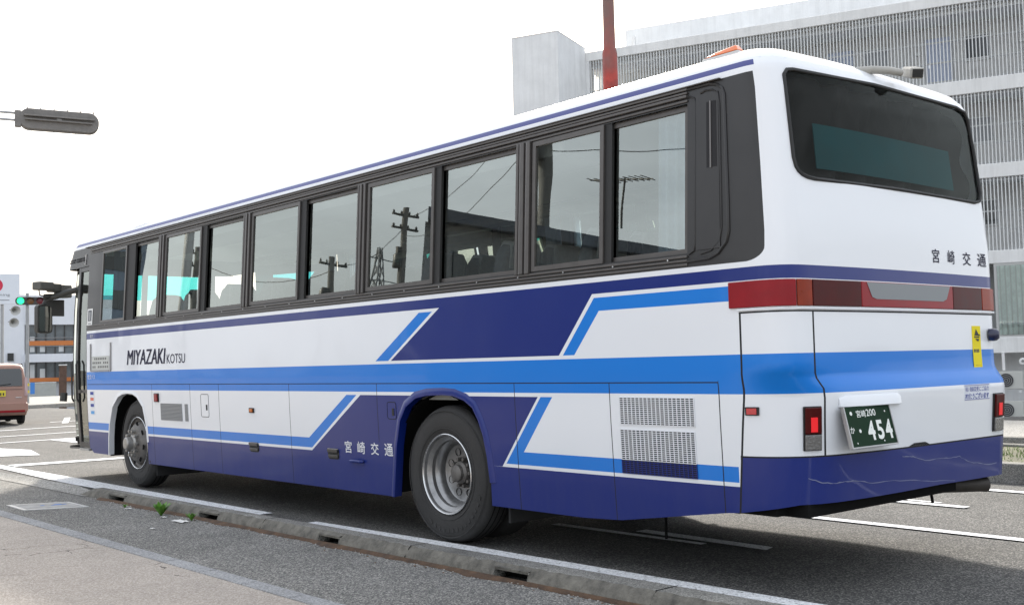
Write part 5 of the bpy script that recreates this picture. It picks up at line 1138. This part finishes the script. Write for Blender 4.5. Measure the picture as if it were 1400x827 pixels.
# lattice tower
lt=thing("pylon",(*refl(-33.2,190,0,4.2),0),"distant steel lattice pylon mirrored in the seventh pane","pylon"); b=MB(); H=34
def lw(z): return 3.2*(1-z/H)**1.1+.35
zs=[0,6,11,15.5,19.5,23,26,28.5,31,H]
for sx,sy in((1,1),(1,-1),(-1,-1),(-1,1)): b.tube([(sx*lw(z),sy*lw(z),z) for z in zs],.16,5)
for z0,z1 in zip(zs,zs[1:]):
    for (s0,s1) in(((1,1),(1,-1)),((1,-1),(-1,-1)),((-1,-1),(-1,1)),((-1,1),(1,1))):
        b.tube([(s0[0]*lw(z0),s0[1]*lw(z0),z0),(s1[0]*lw(z1),s1[1]*lw(z1),z1)],.08,4); b.tube([(s1[0]*lw(z0),s1[1]*lw(z0),z0),(s0[0]*lw(z1),s0[1]*lw(z1),z1)],.08,4)
for z,l in((24,5.5),(28,4.8),(32,4)): b.tube([(-l,0,z),(l,0,z)],.12,4)
b.build("lattice",mat("pylon_steel",(.16,.17,.18),.6),lt)
# shop across the pavement, gable roof, seen only as a reflection
sh_=thing("roadside_shop",(0,0,0),"low dark-roofed shop mirrored in the rear side windows","building")
b=MB(); b.prism([(-8.1,14.9),(-16.6,13.4),(-21,20),(-12.6,20.2)],0,5.25); b.build("wall",mat("shop_wall_grey",(.16,.17,.18),.8),sh_)
b=MB(); b.prism([(-7.95,14.6),(-16.8,13.1),(-21.2,20.3),(-12.5,20.6)],5.25,5.5); b.build("roof",mat("slate_roof",(.06,.07,.09),.6),sh_)
for k in range(4): b=MB(); x=-14.6+1.8*k; y=13.6+.36*k; b.prism([(x-.5,y-.14),(x+.5,y+.06),(x+.5,y+.3),(x-.5,y+.1)],3.2,4.7); b.build("window",DKW,sh_)
o=thing("tv_aerial",(-13.6,14.6,6.0),"roof-top television aerial mirrored in the rearmost side pane","antenna"); b=MB(); b.tube([(0,0,0),(0,0,1.25)],.025,6); b.build("mast",BKP,o); b=MB(); b.tube([(-.1,-.9,1.1),(.1,.9,1.3)],.02,5); [b.tube([(-.3,y,1.2+y*.1),(.3,y,1.2+y*.1)],.012,4) for y in[-.8+.2*k for k in range(9)]]; b.build("elements",BKP,o)

ob=thing("reflection_block",(-26,80,0),"tall grey block added out of view to darken the reflection in the front pane of the coach","building",rz=R(20))  # added unseen block, there to put a dark reflection in the first pane
b=MB(); b.box((-1.7,0,0),(1.5,14,30)); b.build("wall",mat("reflection_block_grey",(.16,.20,.26),.7,var=.2,vscale=.2),ob)
for z in range(3,29,3): b=MB(); b.box((-1.4,-.06,z),(1.0,-.0,z+1.5)); b.build("reflection_block_band",DKW,ob)
